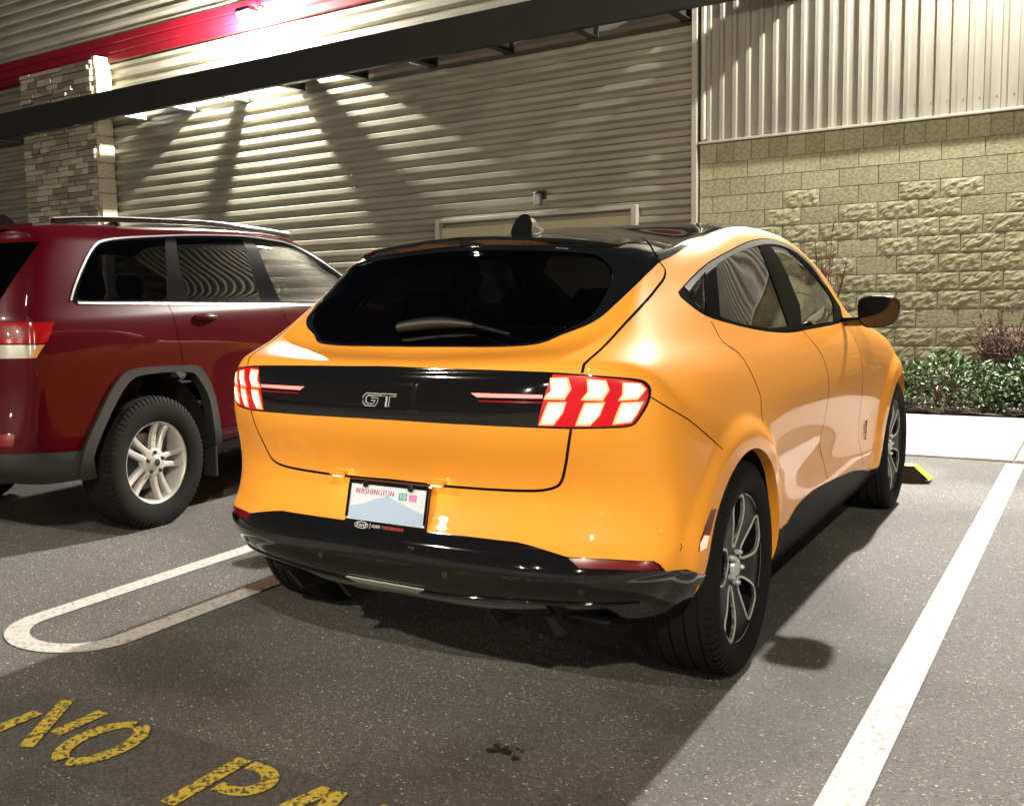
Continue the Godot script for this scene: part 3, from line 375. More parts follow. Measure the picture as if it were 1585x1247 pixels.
# ------------------------------------------------------------------ car bodies
# The right half of a body is a smooth surface through a net of points: stations run from the middle of the rear round the side to the middle of the front, rows from the sill to the roof.
# Outlines drawn on that surface (in station, row) cut it into panels, panes and lamps; the left half is its mirror image.
class BodySkin:
	var nu: int
	var nv: int
	var co := PackedVector3Array()
	var cv: int
	var flares := []
	var turn := 1.0

	static func solved(d: PackedVector3Array) -> PackedVector3Array:
		var k := d.size()
		var g := PackedFloat64Array()
		g.resize(k)
		var r := PackedVector3Array(d)
		for i in range(1, k - 1):
			var below := 1.0 / 6.0 if i > 0 else 0.0
			var div := 4.0 / 6.0 - below * g[i - 1]
			g[i] = (1.0 / 6.0) / div
			r[i] = (d[i] - r[i - 1] * below) / div
		for i in range(k - 2, 0, -1):
			r[i] = r[i] - r[i + 1] * g[i]
		return r

	func _init(net: Array, wheels: Array) -> void:
		flares = wheels
		nu = net.size()
		nv = net[0].size() / 3
		var rows := nu + 6
		var ext := []
		for e in rows:
			var i := e - 3
			var s := 1.0
			if i < 0:
				i = -i
				s = -1.0
			elif i >= nu:
				i = 2 * (nu - 1) - i
				s = -1.0
			var l := PackedVector3Array()
			for j in nv:
				l.append(Vector3(net[i][3 * j] * s, net[i][3 * j + 1], net[i][3 * j + 2]))
			ext.append(l)
		for j in nv:
			var l := PackedVector3Array()
			for e in rows:
				l.append(ext[e][j])
			l = solved(l)
			for e in rows:
				ext[e][j] = l[e]
		cv = nv + 2
		for e in rows:
			var l := solved(ext[e])
			co.append(l[0] * 2.0 - l[1])
			co.append_array(l)
			co.append(l[nv - 1] * 2.0 - l[nv - 2])
		turn = 1.0
		turn = signf(normal(nu * 0.45, 4.0).x)

	func pos(u: float, w: float) -> Vector3:
		var i := clampi(floori(u), -2, nu)
		var j := clampi(floori(w), 0, nv - 2)
		var a := u - i
		var b := w - j
		var a0 := (1 - a) * (1 - a) * (1 - a) / 6.0
		var a1 := (3 * a * a * a - 6 * a * a + 4) / 6.0
		var a2 := (-3 * a * a * a + 3 * a * a + 3 * a + 1) / 6.0
		var a3 := a * a * a / 6.0
		var b0 := (1 - b) * (1 - b) * (1 - b) / 6.0
		var b1 := (3 * b * b * b - 6 * b * b + 4) / 6.0
		var b2 := (-3 * b * b * b + 3 * b * b + 3 * b + 1) / 6.0
		var b3 := b * b * b / 6.0
		var k := (i + 2) * cv + j
		var p := (co[k] * b0 + co[k + 1] * b1 + co[k + 2] * b2 + co[k + 3] * b3) * a0
		k += cv
		p += (co[k] * b0 + co[k + 1] * b1 + co[k + 2] * b2 + co[k + 3] * b3) * a1
		k += cv
		p += (co[k] * b0 + co[k + 1] * b1 + co[k + 2] * b2 + co[k + 3] * b3) * a2
		k += cv
		p += (co[k] * b0 + co[k + 1] * b1 + co[k + 2] * b2 + co[k + 3] * b3) * a3
		if flares:
			# crisp lip over the tail panel and the step on top of the black lower bumper
			p.z += (1.0 - smoothstep(2.9, 4.2, u)) * 0.013 * maxf(0.0, minf((w - 7.0) / 0.45, (8.5 - w) / 1.05))
			p.z += (1.0 - smoothstep(3.4, 4.8, u)) * 0.016 * (1.0 - smoothstep(2.70, 2.90, w)) * smoothstep(0.6, 1.6, w)
		if flares and absf(p.x) > 0.6 and p.y < 1.05:
			for zc in flares:
				var rho := Vector2((p.z - zc) / 0.42, (p.y - 0.36) / 0.40).length()
				if rho < 1.5:
					p.x += signf(p.x) * 0.020 * (1.0 - smoothstep(1.13, 1.30, rho)) * smoothstep(0.2, 0.3, p.y) * smoothstep(0.60, 0.75, absf(p.x))
		return p

	func normal(u: float, w: float) -> Vector3:
		var e := 0.02
		var x := (pos(u + e, w) - pos(u - e, w)).cross(pos(u, minf(w + e, nv - 1)) - pos(u, w - e)) * turn
		return Vector3.UP if x.length() < 1e-9 or w > nv - 1.15 else x.normalized()

	# the point of the surface seen at (x, y) from behind
	func rear(x: float, y: float, u: float, w: float) -> Vector2:
		for k in 25:
			var p := pos(u, w)
			var pu := (pos(u + 0.001, w) - p) / 0.001
			var pw := (pos(u, w + 0.001) - p) / 0.001
			var det := pu.x * pw.y - pw.x * pu.y
			if absf(det) < 1e-9:
				break
			var dx := x - p.x
			var dy := y - p.y
			u += clampf((dx * pw.y - pw.x * dy) / det, -0.4, 0.4)
			w += clampf((pu.x * dy - dx * pu.y) / det, -0.4, 0.4)
		return Vector2(u, w)


# cuts a skin along its outlines; order gives the areas that win, [name, lift in metres]; returns "name:index" -> [right MB, left MB]
func cut(skin: BodySkin, areas: Dictionary, order: Array, per_u: int, per_w: int) -> Dictionary:
	var polys := []
	for o in order:
		var list: Array = areas[o[0]]
		for k in list.size():
			var pts := PackedVector2Array()
			for q in range(0, list[k].size(), 2):
				var pt := Vector2(list[k][q], list[k][q + 1])
				if pts.is_empty() or pts[-1].distance_to(pt) > 1e-4:
					pts.append(pt)
			if Geometry2D.is_polygon_clockwise(pts):
				pts.reverse()
			var lo := pts[0]
			var hi := pts[0]
			for q in pts:
				lo = lo.min(q)
				hi = hi.max(q)
			polys.append({"key": "%s:%d" % [o[0], k], "lift": o[1], "pts": pts, "lo": lo, "hi": hi})
	var nu := (skin.nu - 1) * per_u
	var nw := (skin.nv - 1) * per_w
	var du := 1.0 / per_u
	var dw := 1.0 / per_w
	var gp := PackedVector3Array()
	var gn := PackedVector3Array()
	for i in nu + 1:
		for j in nw + 1:
			gp.append(skin.pos(i * du, j * dw))
	gn.resize(gp.size())
	var row := nw + 1
	for i in nu + 1:
		for j in nw + 1:
			var k := i * row + j
			var a: Vector3 = gp[k + row] if i < nu else gp[k - row] * Vector3(-1, 1, 1)
			var b: Vector3 = gp[k - row] if i > 0 else gp[k + row] * Vector3(-1, 1, 1)
			var x := (a - b).cross(gp[k + (1 if j < nw else 0)] - gp[k - (1 if j > 0 else 0)]) * skin.turn
			gn[k] = Vector3.UP if x.length() < 1e-10 or j > nw - 2 else x.normalized()
	var marks := {}
	for q in polys.size():
		var pts: PackedVector2Array = polys[q].pts
		for k in pts.size():
			var a := pts[k]
			var b := pts[(k + 1) % pts.size()]
			var steps := ceili(maxf(absf(a.x - b.x) / du, absf(a.y - b.y) / dw) * 6.0) + 1
			for s in steps + 1:
				var p := a.lerp(b, float(s) / steps)
				for ox in [-0.02, 0.02]:
					for oy in [-0.02, 0.02]:
						var ci := floori(p.x / du + ox)
						var cj := floori(p.y / dw + oy)
						if ci >= 0 and cj >= 0 and ci < nu and cj < nw:
							var id := ci * nw + cj
							if not marks.has(id):
								marks[id] = {}
							marks[id][q] = true
	var out := {}
	for i in nu:
		for j in nw:
			var id := i * nw + j
			var here: Dictionary = marks.get(id, {})
			var mid := Vector2((i + 0.5) * du, (j + 0.5) * dw)
			var rect := PackedVector2Array([Vector2(i * du, j * dw), Vector2((i + 1) * du, j * dw), Vector2((i + 1) * du, (j + 1) * dw), Vector2(i * du, (j + 1) * dw)])
			var rest: Array = [rect]
			var whole := true
			for q in polys.size():
				var pl: Dictionary = polys[q]
				if here.has(q):
					var left := []
					for piece in rest:
						var got: Array = Geometry2D.intersect_polygons(piece, pl.pts)
						if got.is_empty():
							left.append(piece)
							continue
						whole = false
						for g in got:
							emit(skin, out, pl.key, pl.lift, g)
						for g in Geometry2D.clip_polygons(piece, pl.pts):
							if not Geometry2D.is_polygon_clockwise(g):
								left.append(g)
					rest = left
					if rest.is_empty():
						break
				elif mid.x > pl.lo.x and mid.x < pl.hi.x and mid.y > pl.lo.y and mid.y < pl.hi.y and Geometry2D.is_point_in_polygon(mid, pl.pts):
					if whole:
						emit_cell(out, pl.key, pl.lift, gp, gn, i * row + j, row)
					else:
						for piece in rest:
							emit(skin, out, pl.key, pl.lift, piece)
					rest = []
					break
			if rest.size():
				if whole:
					emit_cell(out, "rest:0", 0.0, gp, gn, i * row + j, row)
				else:
					for piece in rest:
						emit(skin, out, "rest:0", 0.0, piece)
	return out


const FLIP := Vector3(-1, 1, 1)


func sides_of(out: Dictionary, key: String) -> Array:
	if not out.has(key):
		out[key] = [MB.new(), MB.new()]
	return out[key]


func emit_cell(out: Dictionary, key: String, lift: float, gp: PackedVector3Array, gn: PackedVector3Array, k: int, row: int) -> void:
	var s := sides_of(out, key)
	var p := []
	var n := []
	for e in [k, k + row, k + row + 1, k + 1]:
		p.append(gp[e] + gn[e] * lift)
		n.append(gn[e])
	for e in [[0, 1, 2], [0, 2, 3]]:
		var a: int = e[0]
		var b: int = e[1]
		var d: int = e[2]
		s[0].tri(p[a], p[b], p[d], n[a], n[b], n[d])
		s[1].tri(p[a] * FLIP, p[b] * FLIP, p[d] * FLIP, n[a] * FLIP, n[b] * FLIP, n[d] * FLIP)


func emit(skin: BodySkin, out: Dictionary, key: String, lift: float, piece: PackedVector2Array) -> void:
	var ix := Geometry2D.triangulate_polygon(piece)
	if ix.is_empty():
		return
	var s := sides_of(out, key)
	var p := []
	var n := []
	for q in piece:
		var k := skin.normal(q.x, q.y)
		p.append(skin.pos(q.x, q.y) + k * lift)
		n.append(k)
	for e in range(0, ix.size(), 3):
		var a := ix[e]
		var b := ix[e + 1]
		var d := ix[e + 2]
		s[0].tri(p[a], p[b], p[d], n[a], n[b], n[d])
		s[1].tri(p[a] * FLIP, p[b] * FLIP, p[d] * FLIP, n[a] * FLIP, n[b] * FLIP, n[d] * FLIP)


func joined(pair: Array) -> MB:
	var b := MB.new()
	for s in pair:
		b.v.append_array(s.v)
		b.n.append_array(s.n)
		b.t.append_array(s.t)
	return b


# the inside of the sheet metal, seen through the gaps between panels
func liner(skin: BodySkin, areas: Dictionary, leave: Array, step := 0.2, deep := 0.028) -> MB:
	var b := MB.new()
	var holes := []
	for l in leave:
		for list in areas[l]:
			var pts := PackedVector2Array()
			for q in range(0, list.size(), 2):
				pts.append(Vector2(list[q], list[q + 1]))
			holes.append(pts)
	var i := 0.0
	while i < skin.nu - 1.001:
		var j := 0.0
		while j < skin.nv - 1.2:
			var free := true
			for o in [Vector2(0, 0), Vector2(step, 0), Vector2(step, step), Vector2(0, step), Vector2(step, step) / 2]:
				for h in holes:
					if Geometry2D.is_point_in_polygon(Vector2(i, j) + o, h):
						free = false
			if free:
				var p := []
				for o in [Vector2(0, 0), Vector2(step, 0), Vector2(step, step), Vector2(0, step)]:
					p.append(skin.pos(i + o.x, j + o.y) - skin.normal(i + o.x, j + o.y) * deep)
				b.quad(p[0], p[1], p[2], p[3])
				b.quad(p[0] * FLIP, p[1] * FLIP, p[2] * FLIP, p[3] * FLIP)
			j += step
		i += step
	return b


# a strip standing inwards from the edge of an outline
func lip(skin: BodySkin, b: MB, list: Array, lift: float, reach: float, mirror := true) -> void:
	for q in range(2, list.size() - 4, 2):
		var w := []
		for e in [q, q + 2]:
			var p := skin.pos(list[e], maxf(list[e + 1], 0.0))
			w.append(p + skin.normal(list[e], maxf(list[e + 1], 0.0)) * lift)
		var d := Vector3(-reach, 0, 0)
		b.quad(w[0], w[1], w[1] + d, w[0] + d)
		if mirror:
			b.quad(w[0] * FLIP, w[1] * FLIP, (w[1] + d) * FLIP, (w[0] + d) * FLIP)


# ------------------------------------------------------------------ materials
func asphalt_texture() -> ImageTexture:
	var im := Image.create(1024, 1024, false, Image.FORMAT_RGB8)
	im.fill(Color(0.355, 0.352, 0.34))
	var r := RandomNumberGenerator.new()
	r.seed = 11
	for k in 90000:
		var big := r.randf()
		var w := 1 + int(big * big * 6.0)
		var h := 1 + int(r.randf() * r.randf() * 5.0)
		var g := 0.18 + 0.36 * r.randf()
		if r.randf() < 0.075:
			g = 0.58 + 0.36 * r.randf()
		im.fill_rect(Rect2i(r.randi_range(-3, 1023), r.randi_range(-3, 1023), w, h), Color(g * 1.02, g, g * r.randf_range(0.92, 1.0)))
	return ImageTexture.create_from_image(im)


func materials() -> void:
	var paint := mat("orange_paint", lin(0.86, 0.335, 0.040), 0.40, 0.0, 0.42)
	paint.metallic_specular = 0.22
	mat("red_paint", lin(0.050, 0.0004, 0.0028), 0.30, 0.0, 0.6)
	M.red_paint.metallic_specular = 0.25
	mat("gloss_black", lin(0.006, 0.006, 0.007), 0.06, 0.0, 1.0)
	mat("satin_black", lin(0.012, 0.012, 0.012), 0.38)
	M.satin_black.metallic_specular = 0.22
	mat("window_black", lin(0.004, 0.004, 0.004), 0.3).metallic_specular = 0.05
	mat("grey_trim", lin(0.10, 0.10, 0.095), 0.38, 0.3)
	mat("dark_plastic", lin(0.022, 0.022, 0.022), 0.55)
	mat("liner", lin(0.004, 0.004, 0.004), 0.9)
	mat("rubber", lin(0.010, 0.0098, 0.0095), 0.78).metallic_specular = 0.28
	mat("chrome", lin(0.70, 0.70, 0.71), 0.22, 0.6)
	mat("silver", lin(0.60, 0.60, 0.58), 0.38, 0.25)
	mat("alloy", lin(0.60, 0.59, 0.56), 0.36, 0.35)
	mat("wheel_black", lin(0.006, 0.006, 0.006), 0.4).metallic_specular = 0.25
	mat("brake_steel", lin(0.30, 0.30, 0.31), 0.35, 0.9)
	mat("seat", lin(0.016, 0.016, 0.017), 0.7)
	mat("lamp_red", lin(0.30, 0.004, 0.008), 0.14, 0.0, 0.5)
	mat("reflector_red", lin(0.14, 0.003, 0.005), 0.25, 0.0, 0.2)
	mat("amber", lin(0.50, 0.22, 0.07), 0.3)
	mat("clear_lens", lin(0.42, 0.41, 0.36), 0.22, 0.35, 0.8)
	glow("tail_light_glow", lin(1.0, 0.72, 0.46), 0.38)
	glow("tail_light_rim_glow", lin(1.0, 0.30, 0.14), 0.30)
	glow("tail_light_lens_glow", lin(0.40, 0.003, 0.008), 0.16)
	glow("tail_light_bar_glow", lin(1.0, 0.22, 0.20), 0.26)
	glow("side_light_glow", lin(1.0, 0.30, 0.22), 0.5)
	glow("plate_light_glow", lin(1.0, 0.93, 0.72), 0.12)
	glow("flood_light_glow", lin(1.0, 0.98, 0.92), 60.0)
	glow("lot_light_glow", lin(1.0, 0.92, 0.74), 60.0)
	var g := mat("tinted_glass", Color(0.004, 0.004, 0.004, 0.965), 0.02)
	g.transparency = BaseMaterial3D.TRANSPARENCY_ALPHA
	var s := mat("side_glass", Color(0.012, 0.013, 0.010, 0.80), 0.02)
	s.transparency = BaseMaterial3D.TRANSPARENCY_ALPHA
	var cg := mat("clear_glass", Color(0.03, 0.035, 0.03, 0.40), 0.02)
	cg.transparency = BaseMaterial3D.TRANSPARENCY_ALPHA
	# ground
	var a := mat("asphalt", Color(1, 1, 1), 0.88)
	var at := asphalt_texture()
	a.albedo_texture = at
	a.heightmap_enabled = true
	a.heightmap_texture = at
	a.heightmap_scale = 0.5
	world_mapped(a, 0.62)
	a.detail_enabled = true
	a.detail_blend_mode = BaseMaterial3D.BLEND_MODE_MUL
	a.detail_albedo = noise_texture(0.006, [0.25, 0.5, 0.75], [Color(0.72, 0.715, 0.70), Color(0.93, 0.925, 0.91), Color(1, 1, 1)], 512, FastNoiseLite.TYPE_SIMPLEX_SMOOTH, 5, 7)
	a.detail_uv_layer = BaseMaterial3D.DETAIL_UV_2
	a.uv2_triplanar = true
	a.uv2_world_triplanar = true
	a.uv2_scale = Vector3.ONE * 0.13
	var line := mat("line_paint", Color(1, 1, 1), 0.75)
	line.albedo_texture = noise_texture(0.14, [0.0, 0.36, 0.46, 1.0], [Color(0.42, 0.41, 0.39), Color(0.66, 0.65, 0.635), Color(0.72, 0.71, 0.695), Color(0.745, 0.735, 0.72)], 512, FastNoiseLite.TYPE_VALUE_CUBIC, 4, 5)
	line.heightmap_enabled = true
	line.heightmap_texture = at
	line.heightmap_scale = 0.25
	world_mapped(line, 0.9)
	var yel := mat("yellow_paint", Color(1, 1, 1), 0.8)
	yel.albedo_texture = noise_texture(0.16, [0.0, 0.34, 0.42, 0.50, 1.0], [Color(0.24, 0.22, 0.17), Color(0.30, 0.27, 0.16), Color(0.58, 0.51, 0.20), Color(0.70, 0.62, 0.22), Color(0.75, 0.68, 0.28)], 512, FastNoiseLite.TYPE_VALUE_CUBIC, 4, 9)
	world_mapped(yel, 1.3)
	var old := mat("old_black_paint", Color(1, 1, 1), 0.85)
	old.albedo_texture = noise_texture(0.22, [0.0, 0.45, 0.6, 1.0], [Color(0.20, 0.195, 0.18), Color(0.27, 0.265, 0.25), Color(0.31, 0.30, 0.29), Color(0.38, 0.37, 0.35)], 512, FastNoiseLite.TYPE_VALUE_CUBIC, 4, 19)
	old.heightmap_enabled = true
	old.heightmap_texture = at
	old.heightmap_scale = 0.4
	world_mapped(old, 1.1)
	var rust := mat("rust_paint", Color(1, 1, 1), 0.85)
	rust.albedo_texture = noise_texture(0.07, [0.3, 0.5, 0.7], [Color(0.33, 0.20, 0.15), Color(0.47, 0.34, 0.27), Color(0.60, 0.50, 0.43)], 256, FastNoiseLite.TYPE_SIMPLEX, 5, 23)
	world_mapped(rust, 3.0)
	mat("oil", lin(0.018, 0.017, 0.016), 0.5)
	var con := mat("concrete", Color(1, 1, 1), 0.85)
	con.albedo_texture = noise_texture(0.012, [0.2, 0.45, 0.6, 0.8], [Color(0.43, 0.42, 0.395), Color(0.49, 0.48, 0.455), Color(0.515, 0.505, 0.48), Color(0.54, 0.53, 0.505)], 512, FastNoiseLite.TYPE_SIMPLEX_SMOOTH, 6, 3)
	con.heightmap_enabled = true
	con.heightmap_texture = noise_texture(0.2, [0.0, 1.0], [Color.BLACK, Color.WHITE], 512, FastNoiseLite.TYPE_SIMPLEX, 3, 4)
	con.heightmap_scale = 0.1
	world_mapped(con, 0.7)
	con.uv1_scale = Vector3(0.35, 0.7, 1.6)
	var soil := mat("mulch", Color(1, 1, 1), 0.95)
	soil.albedo_texture = noise_texture(0.08, [0.3, 0.5, 0.7], [Color(0.07, 0.05, 0.035), Color(0.16, 0.11, 0.08), Color(0.28, 0.20, 0.14)], 256, FastNoiseLite.TYPE_CELLULAR, 3, 4)
	world_mapped(soil, 1.2)
	# building
	var metal := mat("wall_metal", Color(1, 1, 1), 0.42, 0.25)
	metal.albedo_texture = noise_texture(0.01, [0.2, 0.5, 0.8], [Color(0.56, 0.545, 0.48), Color(0.61, 0.595, 0.53), Color(0.645, 0.63, 0.565)], 512, FastNoiseLite.TYPE_SIMPLEX_SMOOTH, 5, 12)
	world_mapped(metal, 0.3)
	metal.uv1_scale = Vector3(0.12, 0.8, 0.4)
	var side := mat("siding_metal", Color(1, 1, 1), 0.45, 0.1)
	side.albedo_texture = noise_texture(0.01, [0.2, 0.5, 0.8], [Color(0.57, 0.555, 0.51), Color(0.61, 0.595, 0.545), Color(0.64, 0.625, 0.575)], 512, FastNoiseLite.TYPE_SIMPLEX_SMOOTH, 5, 13)
	world_mapped(side, 0.3)
	side.uv1_scale = Vector3(0.8, 0.12, 0.4)
	mat("red_metal", lin(0.17, 0.003, 0.010), 0.42, 0.0)
	mat("beam_steel", lin(0.032, 0.032, 0.031), 0.55, 0.2)
	mat("lamplit_steel", lin(0.45, 0.45, 0.47), 0.4, 0.5)  # pale copy of the bracket steel, with the floodlight's brightness in its colour
	mat("trim_metal", lin(0.46, 0.43, 0.36), 0.45)
	mat("door_cream", lin(0.50, 0.45, 0.28), 0.5)
	mat("screw", lin(0.18, 0.17, 0.15), 0.4, 0.8)
	for k in 3:
		var bl := mat("block_%d" % k, Color(1, 1, 1), 0.9)
		var d := [0.0, -0.025, 0.02][k] as float
		bl.albedo_texture = noise_texture(0.05, [0.2, 0.5, 0.8], [Color(0.61 + d, 0.60 + d, 0.48 + d), Color(0.67 + d, 0.655 + d, 0.53 + d), Color(0.715 + d, 0.70 + d, 0.57 + d)], 256, FastNoiseLite.TYPE_SIMPLEX, 5, 30 + k)
		bl.heightmap_enabled = true
		bl.heightmap_texture = noise_texture(0.12, [0.0, 1.0], [Color.BLACK, Color.WHITE], 256, FastNoiseLite.TYPE_SIMPLEX, 4, 44 + k)
		bl.heightmap_scale = 0.25
		world_mapped(bl, 1.3)
	mat("mortar", lin(0.20, 0.18, 0.10), 0.95)
	for k in 4:
		var st := mat("stone_%d" % k, Color(1, 1, 1), 0.9)
		var c: Color = [Color(0.68, 0.645, 0.56), Color(0.60, 0.565, 0.49), Color(0.74, 0.71, 0.63), Color(0.53, 0.49, 0.42)][k]
		st.albedo_texture = noise_texture(0.06, [0.2, 0.5, 0.8], [c * 0.85, c, c * 1.12], 256, FastNoiseLite.TYPE_SIMPLEX, 5, 60 + k)
		world_mapped(st, 1.5)
	mat("grout", lin(0.10, 0.09, 0.07), 0.95)
	mat("stop_rubber", lin(0.012, 0.011, 0.010), 0.8)
	mat("stop_yellow", lin(0.62, 0.60, 0.02), 0.5)
	var lf := mat("leaf", Color(1, 1, 1), 0.5)
	lf.vertex_color_use_as_albedo = true
	lf.backlight_enabled = true
	lf.backlight = Color(0.10, 0.14, 0.05)
	var dl := mat("dry_leaf", Color(1, 1, 1), 0.8)
	dl.vertex_color_use_as_albedo = true
	mat("twig", lin(0.14, 0.075, 0.055), 0.85)
	mat("red_twig", lin(0.17, 0.075, 0.05), 0.85)
	mat("plate_white", lin(0.60, 0.66, 0.76), 0.35)
	mat("plate_red", lin(0.42, 0.06, 0.08), 0.5)
	mat("plate_blue", lin(0.36, 0.47, 0.66), 0.45)
	mat("sticker_teal", lin(0.03, 0.33, 0.30), 0.5)
	mat("sticker_pink", lin(0.62, 0.20, 0.45), 0.5)
	mat("print_white", lin(0.75, 0.75, 0.75), 0.5)
	mat("print_red", lin(0.60, 0.06, 0.06), 0.5)
	mat("pole_bronze", lin(0.05, 0.045, 0.04), 0.5, 0.3)
	mat("wiper", lin(0.012, 0.010, 0.008), 0.5)


# ------------------------------------------------------------------ light fittings
func omni(called: String, at: Vector3, energy: float, col: Color, size: float, parent: Node3D) -> void:
	var l := OmniLight3D.new()
	l.name = called
	l.position = at
	l.light_energy = energy
	l.light_color = col
	l.light_size = size
	l.omni_range = 60.0
	l.omni_attenuation = 2.0
	l.shadow_enabled = true
	parent.add_child(l, true)


func flood_lamp(at: Vector3, energy: float, label: String, beam := 0.0, reach := 0.32) -> void:
	var t := thing("flood_lamp", label, "lamp", at, "")
	var b := MB.new()
	b.box(Vector3(0, 0.12, -reach), Vector3(0.16, 0.16, 0.04), 0.01)
	b.tube([Vector3(0, 0.12, -reach), Vector3(0, 0.14, -reach * 0.4), Vector3(0, 0.10, -0.04)], 0.02, 10)
	put(b, "bracket", M.beam_steel, t)
	b = MB.new()
	b.box(Vector3(0, 0.075, 0.0), Vector3(0.30, 0.06, 0.24), 0.015)
	for k in 7:
		b.box(Vector3(-0.12 + 0.04 * k, 0.115, 0.0), Vector3(0.006, 0.03, 0.2), 0.0)
	put(b, "housing", M.dark_plastic, t)
	b = MB.new()
	b.box(Vector3(0, 0.01, 0.0), Vector3(0.26, 0.07, 0.20), 0.03)
	put(b, "lens", M.flood_light_glow, t)
	omni("flood_light", Vector3(0, 0.01, 0), energy, Color(1.0, 0.975, 0.93), 0.09, t)
	if beam > 0.0:
		var l := SpotLight3D.new()
		l.name = "flood_beam"
		l.position = Vector3(0, 0.0, 0.02)
		l.rotation = Vector3(deg_to_rad(-33), PI, 0)
		l.light_energy = beam
		l.light_color = Color(1.0, 0.97, 0.93)
		l.light_size = 0.09
		l.spot_angle = 60.0
		l.spot_angle_attenuation = 0.7
		l.spot_range = 60.0
		l.spot_attenuation = 2.0
		l.shadow_enabled = true
		t.add_child(l, true)


func lot_lamp(at: Vector3, heads: Array, energy: float, label: String, group := "", wide := false) -> void:
	var t := thing("lot_lamp", label, "lamp", at, group)
	var b := MB.new()
	b.tube([Vector3(0, 0, 0), Vector3(0, 0.75, 0)], 0.26, 20)
	put(b, "footing", M.concrete, t)
	b = MB.new()
	b.tube([Vector3(0, 0.75, 0), Vector3(0, 7.6, 0)], [0.085, 0.06], 12)
	put(b, "pole", M.pole_bronze, t)
	for h in heads:
		var hd := hold("lamp_head", t, Transform3D(Basis(Vector3.UP, h), Vector3(0, 7.5, 0)))
		b = MB.new()
		b.tube([Vector3.ZERO, Vector3(0, 0.05, -0.35)], 0.03, 8)
		b.box(Vector3(0, 0.08, -0.65), Vector3(0.34, 0.07, 0.62), 0.02)
		put(b, "housing", M.pole_bronze, hd)
		b = MB.new()
		b.box(Vector3(0, 0.02, -0.65), Vector3(0.26, 0.05, 0.44), 0.01)
		put(b, "lens", M.lot_light_glow, hd)
		if wide:
			omni("lot_light", Vector3(0, 0.02, -0.65), energy, Color(1.0, 0.955, 0.86), 0.14, hd)
			continue
		var l := SpotLight3D.new()
		l.name = "lot_light"
		l.position = Vector3(0, 0.02, -0.65)
		l.rotation = Vector3(-PI / 2, 0, 0)
		l.light_energy = energy
		l.light_color = Color(1.0, 0.955, 0.86)
		l.light_size = 0.14
		l.spot_angle = 71.0
		l.spot_angle_attenuation = 0.22
		l.spot_range = 80.0
		l.spot_attenuation = 2.0
		l.shadow_enabled = true
		hd.add_child(l, true)


# ------------------------------------------------------------------ ground
func sheet(b: MB, x0: float, x1: float, z0: float, z1: float, y: float) -> void:
	b.quad(Vector3(x0, y, z0), Vector3(x1, y, z0), Vector3(x1, y, z1), Vector3(x0, y, z1), Vector3.UP)


func ground() -> void:
	var b := MB.new()
	sheet(b, -90, 90, -9.9, 90, 0.0)
	setting(put(b, "ground", M.asphalt, self), "dark speckled asphalt of the parking lot", "asphalt")
	b = MB.new()
	sheet(b, -90, 90, -90, -9.9, -0.03)
	setting(put(b, "terrain", M.mulch, self), "bare earth beyond the building", "earth")
	# walkway of concrete slabs flush with the lot
	var w := hold(numbered("walkway"), self)
	setting(w, "pale brushed concrete walkway along the planting bed", "walkway")
	var x := 1.372 - 3.05 * 6
	for k in 11:
		b = MB.new()
		b.box(Vector3(x + 1.525, -0.04, -6.055), Vector3(3.04, 0.108, 2.40), 0.008)
		put(b, "slab", M.concrete, w)
		x += 3.05
	# planting bed
	b = MB.new()
	var f := FastNoiseLite.new()
	f.seed = 4
	f.frequency = 2.5
	for i in 90:
		for k in 12:
			var q := []
			for o in [[0, 0], [1, 0], [1, 1], [0, 1]]:
				var px: float = -2.6 + 0.1 * (i + o[0])
				var pz: float = -7.262 - 0.21 * (k + o[1])
				q.append(Vector3(px, 0.03 + 0.03 * f.get_noise_2d(px, pz), pz))
			b.quad(q[0], q[1], q[2], q[3], Vector3.UP)
	setting(put(b, "planting_bed", M.mulch, self), "dark bark mulch of the planting bed", "mulch")


func hairpin(x0: float, x1: float, z_far: float, z_end: float, label: String) -> void:
	var t := thing("parking_line", label, "parking line", Vector3.ZERO, "")
	var b := MB.new()
	var w := 0.105
	var y := 0.004
	sheet(b, x0, x0 + w, z_far, z_end, y)
	sheet(b, x1 - w, x1, z_far, z_end, y)
	var c := Vector3((x0 + x1) / 2, y, z_end)
	var ro := (x1 - x0) / 2
	var ri := ro - w
	for k in 32:
		var a0 := PI * k / 32.0
		var a1 := PI * (k + 1) / 32.0
		var q := []
		for e in [[ri, a0], [ro, a0], [ro, a1], [ri, a1]]:
			q.append(c + Vector3(e[0] * cos(e[1]), 0, e[0] * 0.92 * sin(e[1])))
		b.quad(q[0], q[1], q[2], q[3], Vector3.UP)
	put(b, "painted_stripe", M.line_paint, t)


func stroke(b: MB, pts: Array, w: float, at: Vector3, size: Vector2) -> void:
	# a painted stroke along points given in letter space (0..1, up)
	var p := []
	for q in pts:
		p.append(at + Vector3(q[0] * size.x, 0, -q[1] * size.y))
	for i in p.size() - 1:
		var d: Vector3 = (p[i + 1] - p[i]).normalized()
		var s := Vector3(-d.z, 0, d.x) * w / 2
		var s0 := s
		var s1 := s
		if i > 0:
			var e: Vector3 = ((p[i] - p[i - 1]).normalized() + d).normalized()
			s0 = Vector3(-e.z, 0, e.x) * w / 2
		if i < p.size() - 2:
			var e: Vector3 = ((p[i + 2] - p[i + 1]).normalized() + d).normalized()
			s1 = Vector3(-e.z, 0, e.x) * w / 2
		b.quad(p[i] + s0, p[i + 1] + s1, p[i + 1] - s1, p[i] - s0, Vector3.UP)


func arc(cx: float, cy: float, rx: float, ry: float, a: float, z: float, k := 12) -> Array:
	var o := []
	for i in k + 1:
		var t := deg_to_rad(lerpf(a, z, float(i) / k))
		o.append([cx + rx * cos(t), cy + ry * sin(t)])
	return o


